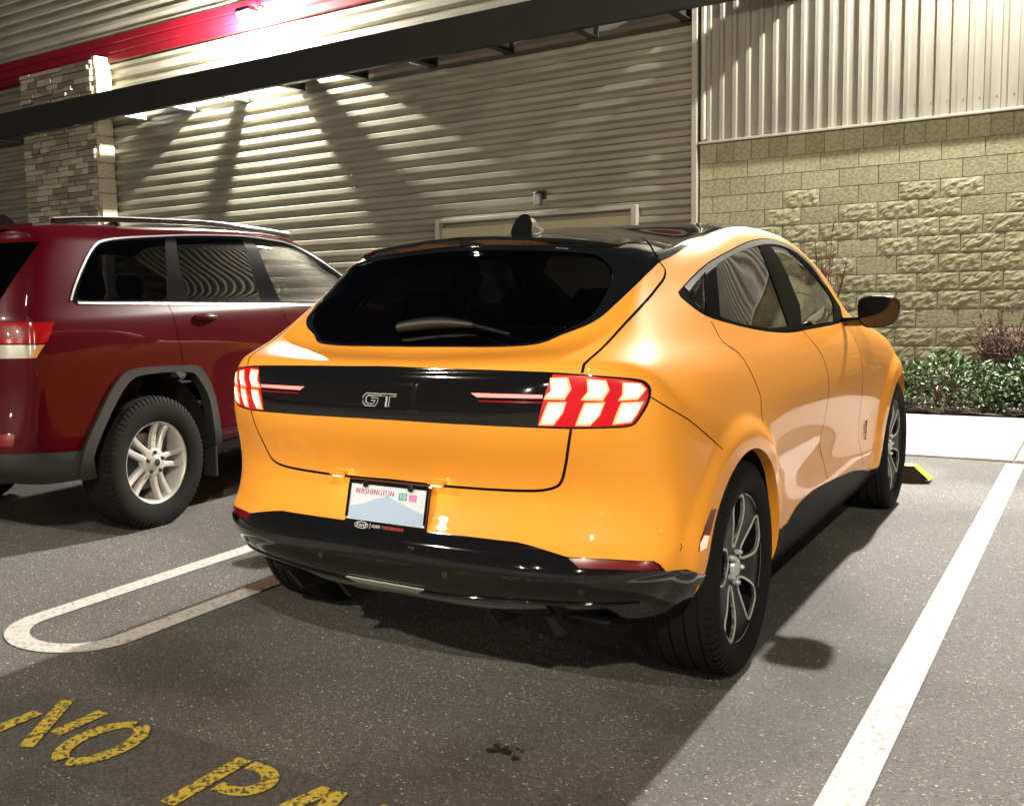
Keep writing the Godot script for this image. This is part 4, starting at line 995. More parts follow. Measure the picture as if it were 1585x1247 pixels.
func stencil() -> void:
	var t := thing("stencilled_words", "worn yellow stencilled words NO PARKING on a blackened patch of asphalt", "road marking", Vector3(0, 0, 1.765))
	var b := MB.new()
	sheet(b, -0.99, 1.30, -0.335, 0.03, 0.004)
	put(b, "black_patch", M.old_black_paint, t)
	var y := 0.008
	var h := 0.31
	var w := 0.05
	var glyphs := {
		"N": [[[0.1, 0.0], [0.1, 0.62]], [[0.1, 1.0], [0.92, 0.02]], [[0.9, 0.38], [0.9, 1.0]]],
		"O": [arc(0.5, 0.5, 0.42, 0.46, 98, 262), arc(0.5, 0.5, 0.42, 0.46, 82, -82)],
		"P": [[[0.12, 0.0], [0.12, 1.0]], [[0.30, 0.93], [0.55, 0.93]] + arc(0.55, 0.70, 0.34, 0.23, 88, -88, 8) + [[0.34, 0.47]]],
		"A": [[[0.08, 0.0], [0.42, 0.98]], [[0.58, 0.98], [0.92, 0.0]], [[0.36, 0.32], [0.64, 0.32]]],
		"R": [[[0.12, 0.0], [0.12, 1.0]], [[0.30, 0.93], [0.55, 0.93]] + arc(0.55, 0.70, 0.34, 0.23, 88, -88, 8) + [[0.34, 0.47]], [[0.55, 0.42], [0.9, 0.0]]],
		"K": [[[0.12, 0.0], [0.12, 1.0]], [[0.32, 0.5], [0.9, 1.0]], [[0.42, 0.56], [0.9, 0.0]]],
		"I": [[[0.5, 0.0], [0.5, 1.0]]],
		"G": [arc(0.5, 0.5, 0.42, 0.46, 40, 262), arc(0.5, 0.5, 0.42, 0.46, 282, 345), [[0.6, 0.42], [0.95, 0.42]]],
	}
	var x := -0.855
	for ch in "NO PARKING":
		var wd := 0.225 if ch == "N" else 0.10 if ch == "I" else 0.195
		if ch == " ":
			x += 0.26
			continue
		b = MB.new()
		for s in glyphs[ch]:
			stroke(b, s, w, Vector3(x, y, 0), Vector2(wd, h))
		put(b, "letter", M.yellow_paint, t)
		x += wd + 0.055


func stains() -> void:
	var b := MB.new()
	var r := RandomNumberGenerator.new()
	r.seed = 21
	for k in 26:
		var c := Vector3(0.54 + r.randfn(0.0, 0.026), 0.004 + 0.0002 * k, 1.0 + r.randfn(0.0, 0.016))
		var n := 9
		var rad := r.randf_range(0.004, 0.012)
		var pts := []
		for i in n:
			var a := TAU * i / n
			pts.append(c + Vector3(cos(a), 0, sin(a)) * rad * r.randf_range(0.5, 1.3))
		for i in n:
			b.flat(c, pts[i], pts[(i + 1) % n], Vector3.UP)
	tag(put(b, "oil_spots", M.oil, self), "small cluster of dark oil spots on the asphalt", "stain")


# ------------------------------------------------------------------ building
const WALL_Z := -9.75


func building() -> void:
	var t := thing("building", "metal clad shop building with stone pier, canopy beam and block base", "building", Vector3(0, 0, WALL_Z))
	var b := MB.new()
	# solid core behind the cladding
	b.box(Vector3(-14.5, 4.0, -2.6), Vector3(40.0, 8.2, 5.0), 0.0)
	put(b, "core_wall", M.liner, t)
	# horizontal corrugated sheets, five ribs each
	var pitch := 0.1915
	var y := 2.123 - pitch * 12
	var wall := hold("corrugated_wall", t)
	for s in 9:
		for part in [[-34.0, -2.40]]:
			b = MB.new()
			for k in 5:
				var y0 := y + pitch * (s * 5 + k)
				if y0 > 8.2:
					break
				var prof := [[y0, 0.0], [y0 + 0.028, -0.062], [y0 + 0.088, -0.062], [y0 + 0.128, 0.0], [y0 + pitch, 0.0]]
				for i in prof.size() - 1:
					var p: Array = prof[i]
					var q: Array = prof[i + 1]
					b.quad(Vector3(part[0], p[0], p[1]), Vector3(part[1], p[0], p[1]), Vector3(part[1], q[0], q[1]), Vector3(part[0], q[0], q[1]), Vector3(0, 0, 1))
			var mid := y + pitch * (s * 5 + 2.5)
			if b.v.size():
				put(b, "corrugated_sheet", M.wall_metal, wall)
	# screws
	b = MB.new()
	for i in 10:
		for k in 26:
			if k % 2 == 0:
				b.box(Vector3(-2.62 - 1.22 * i, y + pitch * (k + 7) + 0.146, 0.003), Vector3(0.012, 0.012, 0.008), 0.003)
	var sc := put(b, "screws", M.screw, wall)
	sc.set_meta("kind", "stuff")
	# red band
	b = MB.new()
	for k in 3:
		var y0 := 5.60 + 0.163 * k
		for e in [[0.0, 0.022, 0.02, 0.045], [0.02, 0.045, 0.14, 0.045], [0.14, 0.045, 0.163, 0.022]]:
			b.quad(Vector3(-34, y0 + e[0], e[1]), Vector3(-2.4, y0 + e[0], e[1]), Vector3(-2.4, y0 + e[2], e[3]), Vector3(-34, y0 + e[2], e[3]), Vector3(0, 0, 1))
	put(b, "red_band", M.red_metal, t)
	# corner trim between the two claddings
	b = MB.new()
	b.box(Vector3(-2.352, 3.0, 0.035), Vector3(0.07, 6.4, 0.11), 0.006)
	put(b, "corner_trim", M.trim_metal, t)
	b = MB.new()
	b.box(Vector3(-2.25, 3.95, 0.045), Vector3(0.065, 1.9, 0.07), 0.02)
	put(b, "downpipe", M.trim_metal, t)
	# vertical ribbed siding above the block base
	var sid := hold("ribbed_siding", t)
	for s in 8:
		b = MB.new()
		for k in 6:
			var x0 := -2.29 + 0.1525 * (s * 6 + k)
			var prof := [[0.0, 0.03], [0.068, 0.03], [0.082, 0.062], [0.122, 0.062], [0.136, 0.03], [0.1525, 0.03]]
			for i in prof.size() - 1:
				b.quad(Vector3(x0 + prof[i][0], 2.985, prof[i][1]), Vector3(x0 + prof[i + 1][0], 2.985, prof[i + 1][1]), Vector3(x0 + prof[i + 1][0], 8.1, prof[i + 1][1]), Vector3(x0 + prof[i][0], 8.1, prof[i][1]), Vector3(0, 0, 1))
		put(b, "siding_sheet", M.siding_metal, sid)
	b = MB.new()
	for k in 44:
		b.box(Vector3(-2.25 + 0.1525 * k, 3.14, 0.034), Vector3(0.011, 0.011, 0.008), 0.003)
	put(b, "screws", M.screw, sid).set_meta("kind", "stuff")
	b = MB.new()
	b.box(Vector3(1.4, 2.972, 0.05), Vector3(7.4, 0.028, 0.10), 0.004)
	put(b, "drip_flashing", M.trim_metal, t)
	blocks(t)
	stone_pier(t)
	# canopy beam on brackets
	var can := hold("canopy", t)
	b = MB.new()
	b.box(Vector3(-15.2, 4.725, 0.60), Vector3(28.2, 0.46, 0.035), 0.004)
	b.box(Vector3(-15.2, 4.945, 0.54), Vector3(28.2, 0.02, 0.085), 0.003)
	b.box(Vector3(-15.2, 4.503, 0.54), Vector3(28.2, 0.018, 0.085), 0.003)
	put(b, "beam", M.beam_steel, can)
	var x := -1.24
	for k in 13:
		b = MB.new()
		var o := PackedVector2Array([Vector2(0.0, 4.50), Vector2(0.585, 4.50), Vector2(0.585, 4.93), Vector2(0.0, 4.93)])
		b.slab(o, Transform3D(Basis(Vector3(0, 0, 1), Vector3(0, 1, 0), Vector3(-1, 0, 0)), Vector3(x, 0, 0)), 0.02)
		b.box(Vector3(x - 0.01, 4.72, 0.012), Vector3(0.16, 0.5, 0.02), 0.003)
		b.box(Vector3(x - 0.01, 4.492, 0.29), Vector3(0.12, 0.014, 0.56), 0.002)
		put(b, "bracket", M.lamplit_steel if k > 6 else M.beam_steel, can)  # brackets left of the floodlight are coloured paler, as if lit by it
		x -= 1.22
	# door
	var d := hold("double_door", t)
	b = MB.new()
	for e in [[-6.075, 1.145, 0.075, 2.29], [-3.125, 1.145, 0.075, 2.29]]:
		b.box(Vector3(e[0], e[1], 0.03), Vector3(e[2], e[3], 0.12), 0.005)
	b.box(Vector3(-4.6, 2.262, 0.03), Vector3(2.87, 0.05, 0.12), 0.005)
	put(b, "door_frame", M.trim_metal, d)
	for s in 4:
		b = MB.new()
		b.box(Vector3(-4.6, 0.28 + 0.54 * s, 0.012), Vector3(2.86, 0.53, 0.04), 0.008)
		put(b, "door_panel", M.door_cream, d)
	# small cylindrical wall light over the door, unlit
	var sc2 := thing("wall_lantern", "small unlit jar shaped wall light above the cream door", "lamp", Vector3(-4.45, 2.36, WALL_Z + 0.08))
	b = MB.new()
	b.lathe([Vector2(0.0, 0.0), Vector2(0.055, 0.005), Vector2(0.062, 0.03), Vector2(0.060, 0.16), Vector2(0.045, 0.20), Vector2(0.0, 0.215)], Transform3D(Basis(Vector3(0, 1, 0), Vector3(1, 0, 0), Vector3(0, 0, -1)), Vector3(0, 0, 0.03)), 20)
	put(b, "glass_jar", M.brake_steel, sc2)
	b = MB.new()
	b.box(Vector3(0.02, 0.16, -0.03), Vector3(0.14, 0.12, 0.05), 0.012)
	b.lathe([Vector2(0.0, 0.215), Vector2(0.05, 0.21), Vector2(0.068, 0.185), Vector2(0.068, 0.175)], Transform3D(Basis(Vector3(0, 1, 0), Vector3(1, 0, 0), Vector3(0, 0, -1)), Vector3(0, 0, 0.03)), 20)
	put(b, "bracket", M.beam_steel, sc2)


func block_mesh(w: float, h: float, rough: float, sd: int) -> ArrayMesh:
	var b := MB.new()
	var f := FastNoiseLite.new()
	f.seed = sd
	f.frequency = 9.0
	f.fractal_octaves = 3
	var nx := 14 if rough > 0 else 1
	var ny := 8 if rough > 0 else 1
	var g := []
	for i in nx + 1:
		for j in ny + 1:
			var px := w * (float(i) / nx - 0.5)
			var py := h * (float(j) / ny - 0.5)
			var e := minf(minf(i, nx - i) / 1.5, minf(j, ny - j) / 1.2)
			g.append(Vector3(px, py, (0.007 + f.get_noise_2d(px * 1.0, py * 1.5) * 0.011 + 0.006 * f.get_noise_2d(px * 4.0 + 9, py * 4.0)) * minf(e, 1.0) * rough))
	for i in nx:
		for j in ny:
			var k := i * (ny + 1) + j
			b.flat(g[k], g[k + ny + 1], g[k + ny + 2], Vector3(0, 0, 1))
			b.flat(g[k], g[k + ny + 2], g[k + 1], Vector3(0, 0, 1))
	var hw := w / 2
	var hh := h / 2
	var q := [Vector3(-hw, -hh, 0), Vector3(hw, -hh, 0), Vector3(hw, hh, 0), Vector3(-hw, hh, 0)]
	for i in 4:
		b.quad(q[i], q[(i + 1) % 4], q[(i + 1) % 4] + Vector3(0, 0, -0.06), q[i] + Vector3(0, 0, -0.06), q[i] + q[(i + 1) % 4])
	return b.mesh()


func blocks(t: Node3D) -> void:
	var w := hold("block_base", t)
	var b := MB.new()
	b.box(Vector3(1.4, 1.46, 0.012), Vector3(7.4, 2.98, 0.02), 0.0)
	put(b, "mortar", M.mortar, w)
	var smooth_full := block_mesh(0.3984, 0.1952, 0.0, 1)
	var tall := block_mesh(0.197, 0.228, 0.0, 1)
	var split := []
	for k in 7:
		split.append(block_mesh(0.3984, 0.1952, 1.0, 100 + k * 13))
	var soft := []
	for k in 3:
		soft.append(block_mesh(0.3984, 0.1952, 0.22, 300 + k * 13))
	var half := block_mesh(0.19, 0.1952, 0.0, 1)
	var r := RandomNumberGenerator.new()
	r.seed = 5
	# top course of upright halves
	for k in 36:
		put_mesh(tall, "block", M["block_%d" % r.randi_range(0, 2)], w, Transform3D(Basis.IDENTITY, Vector3(-2.192 + 0.2032 * k, 2.834, 0.035)))
	for row in 14:
		var y := 2.718 - 0.2032 * (row + 0.5)
		var x := -2.297 + (0.0 if row % 2 else -0.2032) + 0.0
		# joints alternate; the first joint of the top row stands at -2.134
		var first := -2.134 if row % 2 == 0 else -1.93
		var lead := first - (-2.297)
		if lead > 0.05:
			var cut_w := block_mesh(lead - 0.008, 0.1952, 0.0, 1)
			put_mesh(cut_w, "block", M["block_%d" % r.randi_range(0, 2)], w, Transform3D(Basis.IDENTITY, Vector3(first - lead / 2, y, 0.035)))
		for k in 15:
			var px := first + 0.4064 * (k + 0.5)
			if px > 4.6:
				break
			var m: Mesh = smooth_full
			var chance := 0.0 if row < 1 else 0.25 if row == 1 and k > 3 else 0.5 if row == 2 else 0.97 if row > 2 else 0.0
			if row >= 1 and k == 0:
				chance *= 0.3
			if r.randf() < chance:
				m = split[r.randi_range(0, 6)] if r.randf() < 0.8 else soft[r.randi_range(0, 2)]
			put_mesh(m, "block", M["block_%d" % r.randi_range(0, 2)], w, Transform3D(Basis(Vector3(0, 0, 1), PI if r.randf() < 0.3 else 0.0), Vector3(px, y, 0.035)))


func stone_pier(t: Node3D) -> void:
	var w := hold("stone_pier", t)
	var b := MB.new()
	b.box(Vector3(-14.22, 2.8, 0.13), Vector3(1.98, 5.6, 0.30), 0.0)
	put(b, "backing", M.grout, w)
	var kinds := []
	for k in 4:
		b = MB.new()
		b.box(Vector3.ZERO, Vector3(1, 1, 1), 0.06)
		kinds.append(b.mesh())
	var r := RandomNumberGenerator.new()
	r.seed = 8
	var y := 2.45
	var n := 0
	while y < 5.58 and n < 300:
		var h := r.randf_range(0.055, 0.125)
		var x := -15.24
		while x < -13.16 and n < 300:
			var l := minf(r.randf_range(0.16, 0.52), -13.14 - x)
			if l > 0.05:
				var d := r.randf_range(0.03, 0.085)
				put_mesh(kinds[r.randi_range(0, 3)], "stone", M["stone_%d" % r.randi_range(0, 3)], w, Transform3D(Basis.from_scale(Vector3(l - 0.008, h - 0.007, 0.1 + d)), Vector3(x + l / 2, y + h / 2, 0.29 + d / 2)))
				n += 1
			x += l
		y += h
	# quoins down the right edge
	y = 2.45
	while y < 5.6:
		var h := r.randf_range(0.16, 0.34)
		put_mesh(kinds[0], "quoin", M["stone_2"], w, Transform3D(Basis.from_scale(Vector3(0.10, h - 0.01, 0.36)), Vector3(-13.10 + r.randf_range(-0.02, 0.02), y + h / 2, 0.18)))
		y += h
	# lower courses, hidden behind the parked cars, as one rough face
	b = MB.new()
	b.box(Vector3(-14.19, 1.225, 0.32), Vector3(2.12, 2.44, 0.10), 0.02)
	put(b, "lower_face", M.stone_1, w)


# ------------------------------------------------------------------ planting
func leaf(b: MB, at: Vector3, dir: Vector3, up: Vector3, l: float, w: float) -> void:
	var s := dir.cross(up).normalized() * w / 2
	var nrm := s.cross(dir).normalized()
	var m := at + dir * l * 0.45 - nrm * l * 0.06
	var tip := at + dir * l - nrm * l * 0.22
	b.flat(at, m + s + nrm * w * 0.18, m, nrm)
	b.flat(at, m, m - s + nrm * w * 0.18, nrm)
	b.flat(m + s + nrm * w * 0.18, tip, m, nrm)
	b.flat(m, tip, m - s + nrm * w * 0.18, nrm)


func hedge() -> void:
	var r := RandomNumberGenerator.new()
	r.seed = 31
	var spots := [[-0.9, 0.62, 0.44], [-0.15, 0.6, 0.47], [0.62, 0.60, 0.49], [1.40, 0.62, 0.46], [2.2, 0.62, 0.48], [3.0, 0.6, 0.45]]
	for sp in spots:
		var t := thing("hedge_shrub", "low dense dark green broadleaf shrub in the clipped row along the walkway", "shrub", Vector3(sp[0], 0.03, -7.74), "shrubs of the low hedge")
		var b := MB.new()
		for k in 14:
			var a := r.randf() * TAU
			var e := Vector3(cos(a) * r.randf_range(0.1, 0.4), r.randf_range(0.25, 0.42), sin(a) * r.randf_range(0.05, 0.3))
			b.tube([Vector3(cos(a) * 0.05, 0, sin(a) * 0.05), e * Vector3(0.5, 0.5, 0.5), e], [0.009, 0.006, 0.003], 5)
		put(b, "stems", M.twig, t)
		b = MB.new()
		b.use_tint = true
		for k in 2600:
			var p := Vector3(r.randf_range(-1, 1), r.randf_range(0, 1), r.randf_range(-1, 1))
			var q := pow(pow(absf(p.x), 3.0) + pow(absf(p.z), 2.6) + pow(p.y, 2.6), 0.36)
			if q > 1.0 or (q < 0.62 and r.randf() < 0.85):
				continue
			var at := Vector3(p.x * sp[1] * 0.78, 0.05 + p.y * (sp[2] - 0.06) * (1.0 + 0.12 * sin(p.x * 7.0 + sp[0] * 3.0)), p.z * 0.42)
			var out := (Vector3(p.x * 0.7, p.y * 1.2 - 0.15, p.z) + Vector3(r.randfn(), r.randfn(), r.randfn()) * 0.45).normalized()
			var gtone := r.randf()
			b.tint = Color(0.022, 0.050, 0.014).lerp(Color(0.075, 0.135, 0.035), gtone * gtone)
			if r.randf() < 0.05:
				b.tint = Color(0.16, 0.20, 0.06)
			leaf(b, at, out, (Vector3.UP + Vector3(r.randfn(), 0, r.randfn()) * 0.5).normalized(), r.randf_range(0.05, 0.085), r.randf_range(0.022, 0.036))
		var fo := put(b, "foliage", M.leaf, t)
		fo.set_meta("kind", "stuff")


func dry_shrub() -> void:
	var r := RandomNumberGenerator.new()
	r.seed = 41
	var t := thing("dry_shrub", "leafless brown shrub of dense twigs rising behind the green hedge", "shrub", Vector3(1.12, 0.03, -8.35))
	var b := MB.new()
	var lv := MB.new()
	lv.use_tint = true
	for k in 60:
		var a := r.randf() * TAU
		var e := Vector3(cos(a) * r.randf_range(0.1, 0.46), r.randf_range(0.5, 0.90), sin(a) * r.randf_range(0.05, 0.3))
		var mid := e * Vector3(0.5, 0.6, 0.5) + Vector3(r.randfn(), 0, r.randfn()) * 0.03
		b.tube([Vector3(cos(a) * 0.06, 0, sin(a) * 0.05), mid, e], [0.008, 0.006, 0.003], 5)
		for q in 7:
			var s := mid.lerp(e, r.randf_range(0.0, 1.0))
			var d := Vector3(r.randfn() * 0.10, r.randf_range(0.0, 0.13), r.randfn() * 0.09)
			b.tube([s, s + d * 0.5 + Vector3(r.randfn(), r.randfn(), 0) * 0.01, s + d], [0.004, 0.003, 0.0015], 4, false)
			for w in 3:
				lv.tint = Color(0.10, 0.05, 0.035).lerp(Color(0.24, 0.16, 0.12), r.randf())
				leaf(lv, s + d * r.randf(), Vector3(r.randfn(), r.randfn(), r.randfn()).normalized(), Vector3.UP, r.randf_range(0.02, 0.045), 0.016)
	put(b, "twigs", M.twig, t)
	put(lv, "dead_leaves", M.dry_leaf, t).set_meta("kind", "stuff")
	var u := thing("twig_bush", "thin reddish bare twigs standing against the block wall", "shrub", Vector3(-0.62, 0.03, -8.6))
	b = MB.new()
	for k in 16:
		var a := r.randf() * TAU
		var e := Vector3(cos(a) * r.randf_range(0.03, 0.30), r.randf_range(1.25, 1.88), sin(a) * r.randf_range(0.02, 0.2))
		var mid := e * Vector3(0.35, 0.55, 0.35)
		b.tube([Vector3(cos(a) * 0.04, 0, sin(a) * 0.04), mid, e], [0.008, 0.006, 0.003], 5)
		for q in 6:
			var s := mid.lerp(e, r.randf_range(0.1, 1.0))
			var d := Vector3(r.randfn() * 0.10, r.randf_range(0.04, 0.17), r.randfn() * 0.06)
			b.tube([s, s + d * 0.6 + Vector3(r.randfn(), 0, 0) * 0.012, s + d], [0.004, 0.003, 0.002], 4, false)
	put(b, "twigs", M.red_twig, u)


func litter() -> void:
	var r := RandomNumberGenerator.new()
	r.seed = 51
	for k in 26:
		var b := MB.new()
		b.use_tint = true
		b.tint = Color(0.22, 0.13, 0.06).lerp(Color(0.5, 0.36, 0.24), r.randf())
		var a := r.randf() * TAU
		leaf(b, Vector3.ZERO, Vector3(cos(a), 0.15, sin(a)).normalized(), Vector3.UP, r.randf_range(0.04, 0.07), r.randf_range(0.025, 0.04))
		var o := put(b, "fallen_leaf", M.dry_leaf, self)
		o.position = Vector3(r.randf_range(0.2, 1.5), 0.068, r.randf_range(-7.36, -7.27))
		tag(o, "fallen brown leaf lying on the mulch under the hedge", "leaf", "fallen leaves under the hedge")


func wheel_stop(at: Vector3, label: String) -> void:
	var t := thing("wheel_stop", label, "wheel stop", at, "")
	var b := MB.new()
	var h := 0.10
	var o := PackedVector2Array([Vector2(-0.075, 0), Vector2(0.075, 0), Vector2(0.05, h), Vector2(-0.05, h)])
	var l := 0.88
	for s in [-1.0, 1.0]:
		pass
	# long body with sloping ends
	var q := []
	for e in [[-l, 0.0, 0.075], [l, 0.0, 0.075], [l - 0.09, h, 0.05], [-l + 0.09, h, 0.05]]:
		q.append(Vector3(e[0], e[1], e[2]))
	var k := []
	for w in q:
		k.append(Vector3(w.x, w.y, -w.z))
	b.quad(q[0], q[1], q[2], q[3], Vector3(0, 0.3, 1))
	b.quad(k[0], k[1], k[2], k[3], Vector3(0, 0.3, -1))
	b.quad(q[3], q[2], k[2], k[3], Vector3.UP)
	put(b, "body", M.stop_rubber, t)
	for s in [-1.0, 1.0]:
		b = MB.new()
		b.quad(Vector3(s * (l - 0.088), h + 0.002, 0.05), Vector3(s * (l - 0.088), h + 0.002, -0.05), Vector3(s * (l + 0.002), 0.02, -0.07), Vector3(s * (l + 0.002), 0.02, 0.07), Vector3(s, 1, 0))
		b.quad(Vector3(s * (l - 0.16), h + 0.002, 0.048), Vector3(s * (l - 0.088), h + 0.002, 0.05), Vector3(s * (l - 0.088), h + 0.002, -0.05), Vector3(s * (l - 0.16), h + 0.002, -0.048), Vector3.UP)
		put(b, "yellow_end", M.stop_yellow, t)


# ------------------------------------------------------------------ wheels
const AXLE := Basis(Vector3(1, 0, 0), Vector3(0, 1, 0), Vector3(0, 0, 1))


func tyre(w: float, r: float, rim: float, grooves: Array, notch: float) -> MB:
	# lathed round x, outer face towards +x
	var b := MB.new()
	var h := w / 2
	var p := [Vector2(rim, h * 0.80), Vector2(rim + 0.012, h * 0.95), Vector2((rim + r) * 0.5, h * 1.04), Vector2(r - 0.030, h * 0.99), Vector2(r - 0.010, h * 0.90), Vector2(r - 0.004, h * 0.84)]
	var first := p.size() - 2
	for g in grooves:
		for e in [[-0.005, 0.0], [-0.005, 0.0], [-0.004, 0.008], [0.004, 0.008], [0.005, 0.0], [0.005, 0.0]]:
			p.append(Vector2(r - e[1], g * h - e[0] * -1.0 if false else g * h - e[0]))
	var last := p.size()
	for e in [[r - 0.004, -0.84], [r - 0.010, -0.90], [r - 0.030, -0.99], [(rim + r) * 0.5, -1.04], [rim + 0.012, -0.95], [rim, -0.80]]:
		p.append(Vector2(e[0], h * e[1]))
	# order runs from outer to inner; flip so that normals point outwards
	p.reverse()
	b.lathe(p, Transform3D.IDENTITY, 216, 3, notch, p.size() - 1 - first - 1, p.size() - 1 - first + 1)
	return b


func petal(k: int) -> PackedVector2Array:
	# outline of one wheel opening: narrow near the hub, widest two thirds out
	var o := PackedVector2Array()
	var half := [[0.074, 0.008], [0.092, 0.023], [0.125, 0.038], [0.162, 0.050], [0.195, 0.056], [0.222, 0.051], [0.240, 0.034]]
	var a := TAU * k / 5.0 + PI / 2 + 0.02
	var pts := []
	for h in half:
		pts.append(Vector2(h[0], h[1] * 1.06))
	for i in range(half.size() - 1, -1, -1):
		pts.append(Vector2(half[i][0] + 0.004, -half[i][1] * 0.94))
	var m := pts.size()
	for i in m:
		for k4 in 4:
			var f := k4 / 4.0
			o.append(pts[i].cubic_interpolate(pts[(i + 1) % m], pts[(i + m - 1) % m], pts[(i + 2) % m], f).rotated(a))
	return o


func alloy_wheel_dark(parent: Node3D, at: Transform3D) -> void:
	var t := hold("wheel", parent, at)
	put(tyre(0.245, 0.364, 0.252, [0.58, 0.20, -0.20, -0.58], 0.004), "tyre", M.rubber, t)
	var b := MB.new()
	var fx := 0.100
	# rim lip and barrel
	b.lathe([Vector2(0.232, -0.11), Vector2(0.236, 0.04), Vector2(0.247, fx - 0.004), Vector2(0.247, fx - 0.004), Vector2(0.258, fx + 0.004), Vector2(0.262, fx - 0.008), Vector2(0.258, fx - 0.02)], Transform3D.IDENTITY, 72)
	# face with five openings
	var holes := []
	for k in 5:
		var h := petal(k)
		if Geometry2D.is_polygon_clockwise(h):
			h.reverse()
		holes.append(h)
	var nr := 9
	var na := 60
	for i in nr:
		for j in na:
			var r0 := 0.03 + 0.218 * i / nr
			var r1 := 0.03 + 0.218 * (i + 1) / nr
			var cell := PackedVector2Array()
			for e in [[r0, j], [r1, j], [r1, j + 1], [r0, j + 1]]:
				cell.append(Vector2(e[0], 0).rotated(TAU * e[1] / na))
			if Geometry2D.is_polygon_clockwise(cell):
				cell.reverse()
			var rest: Array = [cell]
			for h in holes:
				var left := []
				for c in rest:
					for g in Geometry2D.clip_polygons(c, h):
						if not Geometry2D.is_polygon_clockwise(g):
							left.append(g)
				rest = left
			for c in rest:
				var ix := Geometry2D.triangulate_polygon(c)
				for e in range(0, ix.size(), 3):
					var w := []
					for q in 3:
						var f: Vector2 = c[ix[e + q]]
						w.append(Vector3(fx - 0.020 * (1.0 - smoothstep(0.05, 0.2, f.length())), f.y, f.x))
					b.flat(w[0], w[1], w[2], Vector3(1, 0, 0))
	for h in holes:
		for i in h.size():
			var p: Vector2 = h[i]
			var q: Vector2 = h[(i + 1) % h.size()]
			var xp := fx - 0.020 * (1.0 - smoothstep(0.05, 0.2, p.length()))
			var xq := fx - 0.020 * (1.0 - smoothstep(0.05, 0.2, q.length()))
			b.quad(Vector3(xp, p.y, p.x), Vector3(xq, q.y, q.x), Vector3(xq - 0.05, q.y, q.x), Vector3(xp - 0.05, p.y, p.x))
	put(b, "rim", M.wheel_black, t)
	# bright machined edges
	for h in holes:
		b = MB.new()
		var m: int = h.size()
		var inner := []
		var outer := []
		for i in m:
			var tang: Vector2 = (h[(i + 1) % m] - h[(i + m - 1) % m]).normalized()
			inner.append(h[i])
			outer.append(h[i] + Vector2(tang.y, -tang.x) * 0.0075)
		for i in m:
			var l: int = (i + 1) % m
			var q := []
			for f in [inner[i], outer[i], outer[l], inner[l]]:
				q.append(Vector3(fx + 0.003 - 0.020 * (1.0 - smoothstep(0.05, 0.2, f.length())), f.y, f.x))
			b.quad(q[0], q[1], q[2], q[3], Vector3(1, 0, 0))
			b.quad(q[0], q[3], q[3] - Vector3(0.012, 0, 0), q[0] - Vector3(0.012, 0, 0))
			b.quad(q[1], q[2], q[2] - Vector3(0.004, 0, 0), q[1] - Vector3(0.004, 0, 0))
		put(b, "machined_edge", M.silver, t)
	b = MB.new()
	for k in 5:
		var a0 := TAU * (k + 0.5) / 5.0 + PI / 2
		for i in 8:
			var q := []
			for e in [[0.2475, i], [0.2505, i], [0.2505, i + 1], [0.2475, i + 1]]:
				var a: float = a0 + deg_to_rad(-18.0 + 36.0 * e[1] / 8.0)
				q.append(Vector3(fx + 0.004, e[0] * sin(a), e[0] * cos(a)))
			b.quad(q[0], q[1], q[2], q[3], Vector3(1, 0, 0))
	put(b, "machined_arcs", M.silver, t)
	b = MB.new()
	b.lathe([Vector2(0.0, -0.02), Vector2(0.185, -0.02), Vector2(0.185, -0.02), Vector2(0.185, 0.008), Vector2(0.185, 0.008), Vector2(0.0, 0.008)], Transform3D.IDENTITY, 48)
	put(b, "brake_disc", M.brake_steel, t)
	b = MB.new()
	b.lathe([Vector2(0.232, -0.1), Vector2(0.0, -0.1)], Transform3D.IDENTITY, 32)
	put(b, "back_plate", M.liner, t)
	b = MB.new()
	b.lathe([Vector2(0.036, fx - 0.022), Vector2(0.034, fx - 0.008), Vector2(0.028, fx - 0.004), Vector2(0.0, fx - 0.003)], Transform3D.IDENTITY, 24)
	put(b, "centre_cap", M.silver, t)
	for k in 5:
		b = MB.new()
		var a := TAU * (k + 0.5) / 5.0 + PI / 2
		b.lathe([Vector2(0.011, 0.0), Vector2(0.011, 0.018), Vector2(0.007, 0.026), Vector2(0.0, 0.027)], Transform3D(Basis.IDENTITY, Vector3(fx - 0.024, 0.054 * sin(a), 0.054 * cos(a))), 10)
		put(b, "wheel_nut", M.chrome, t)


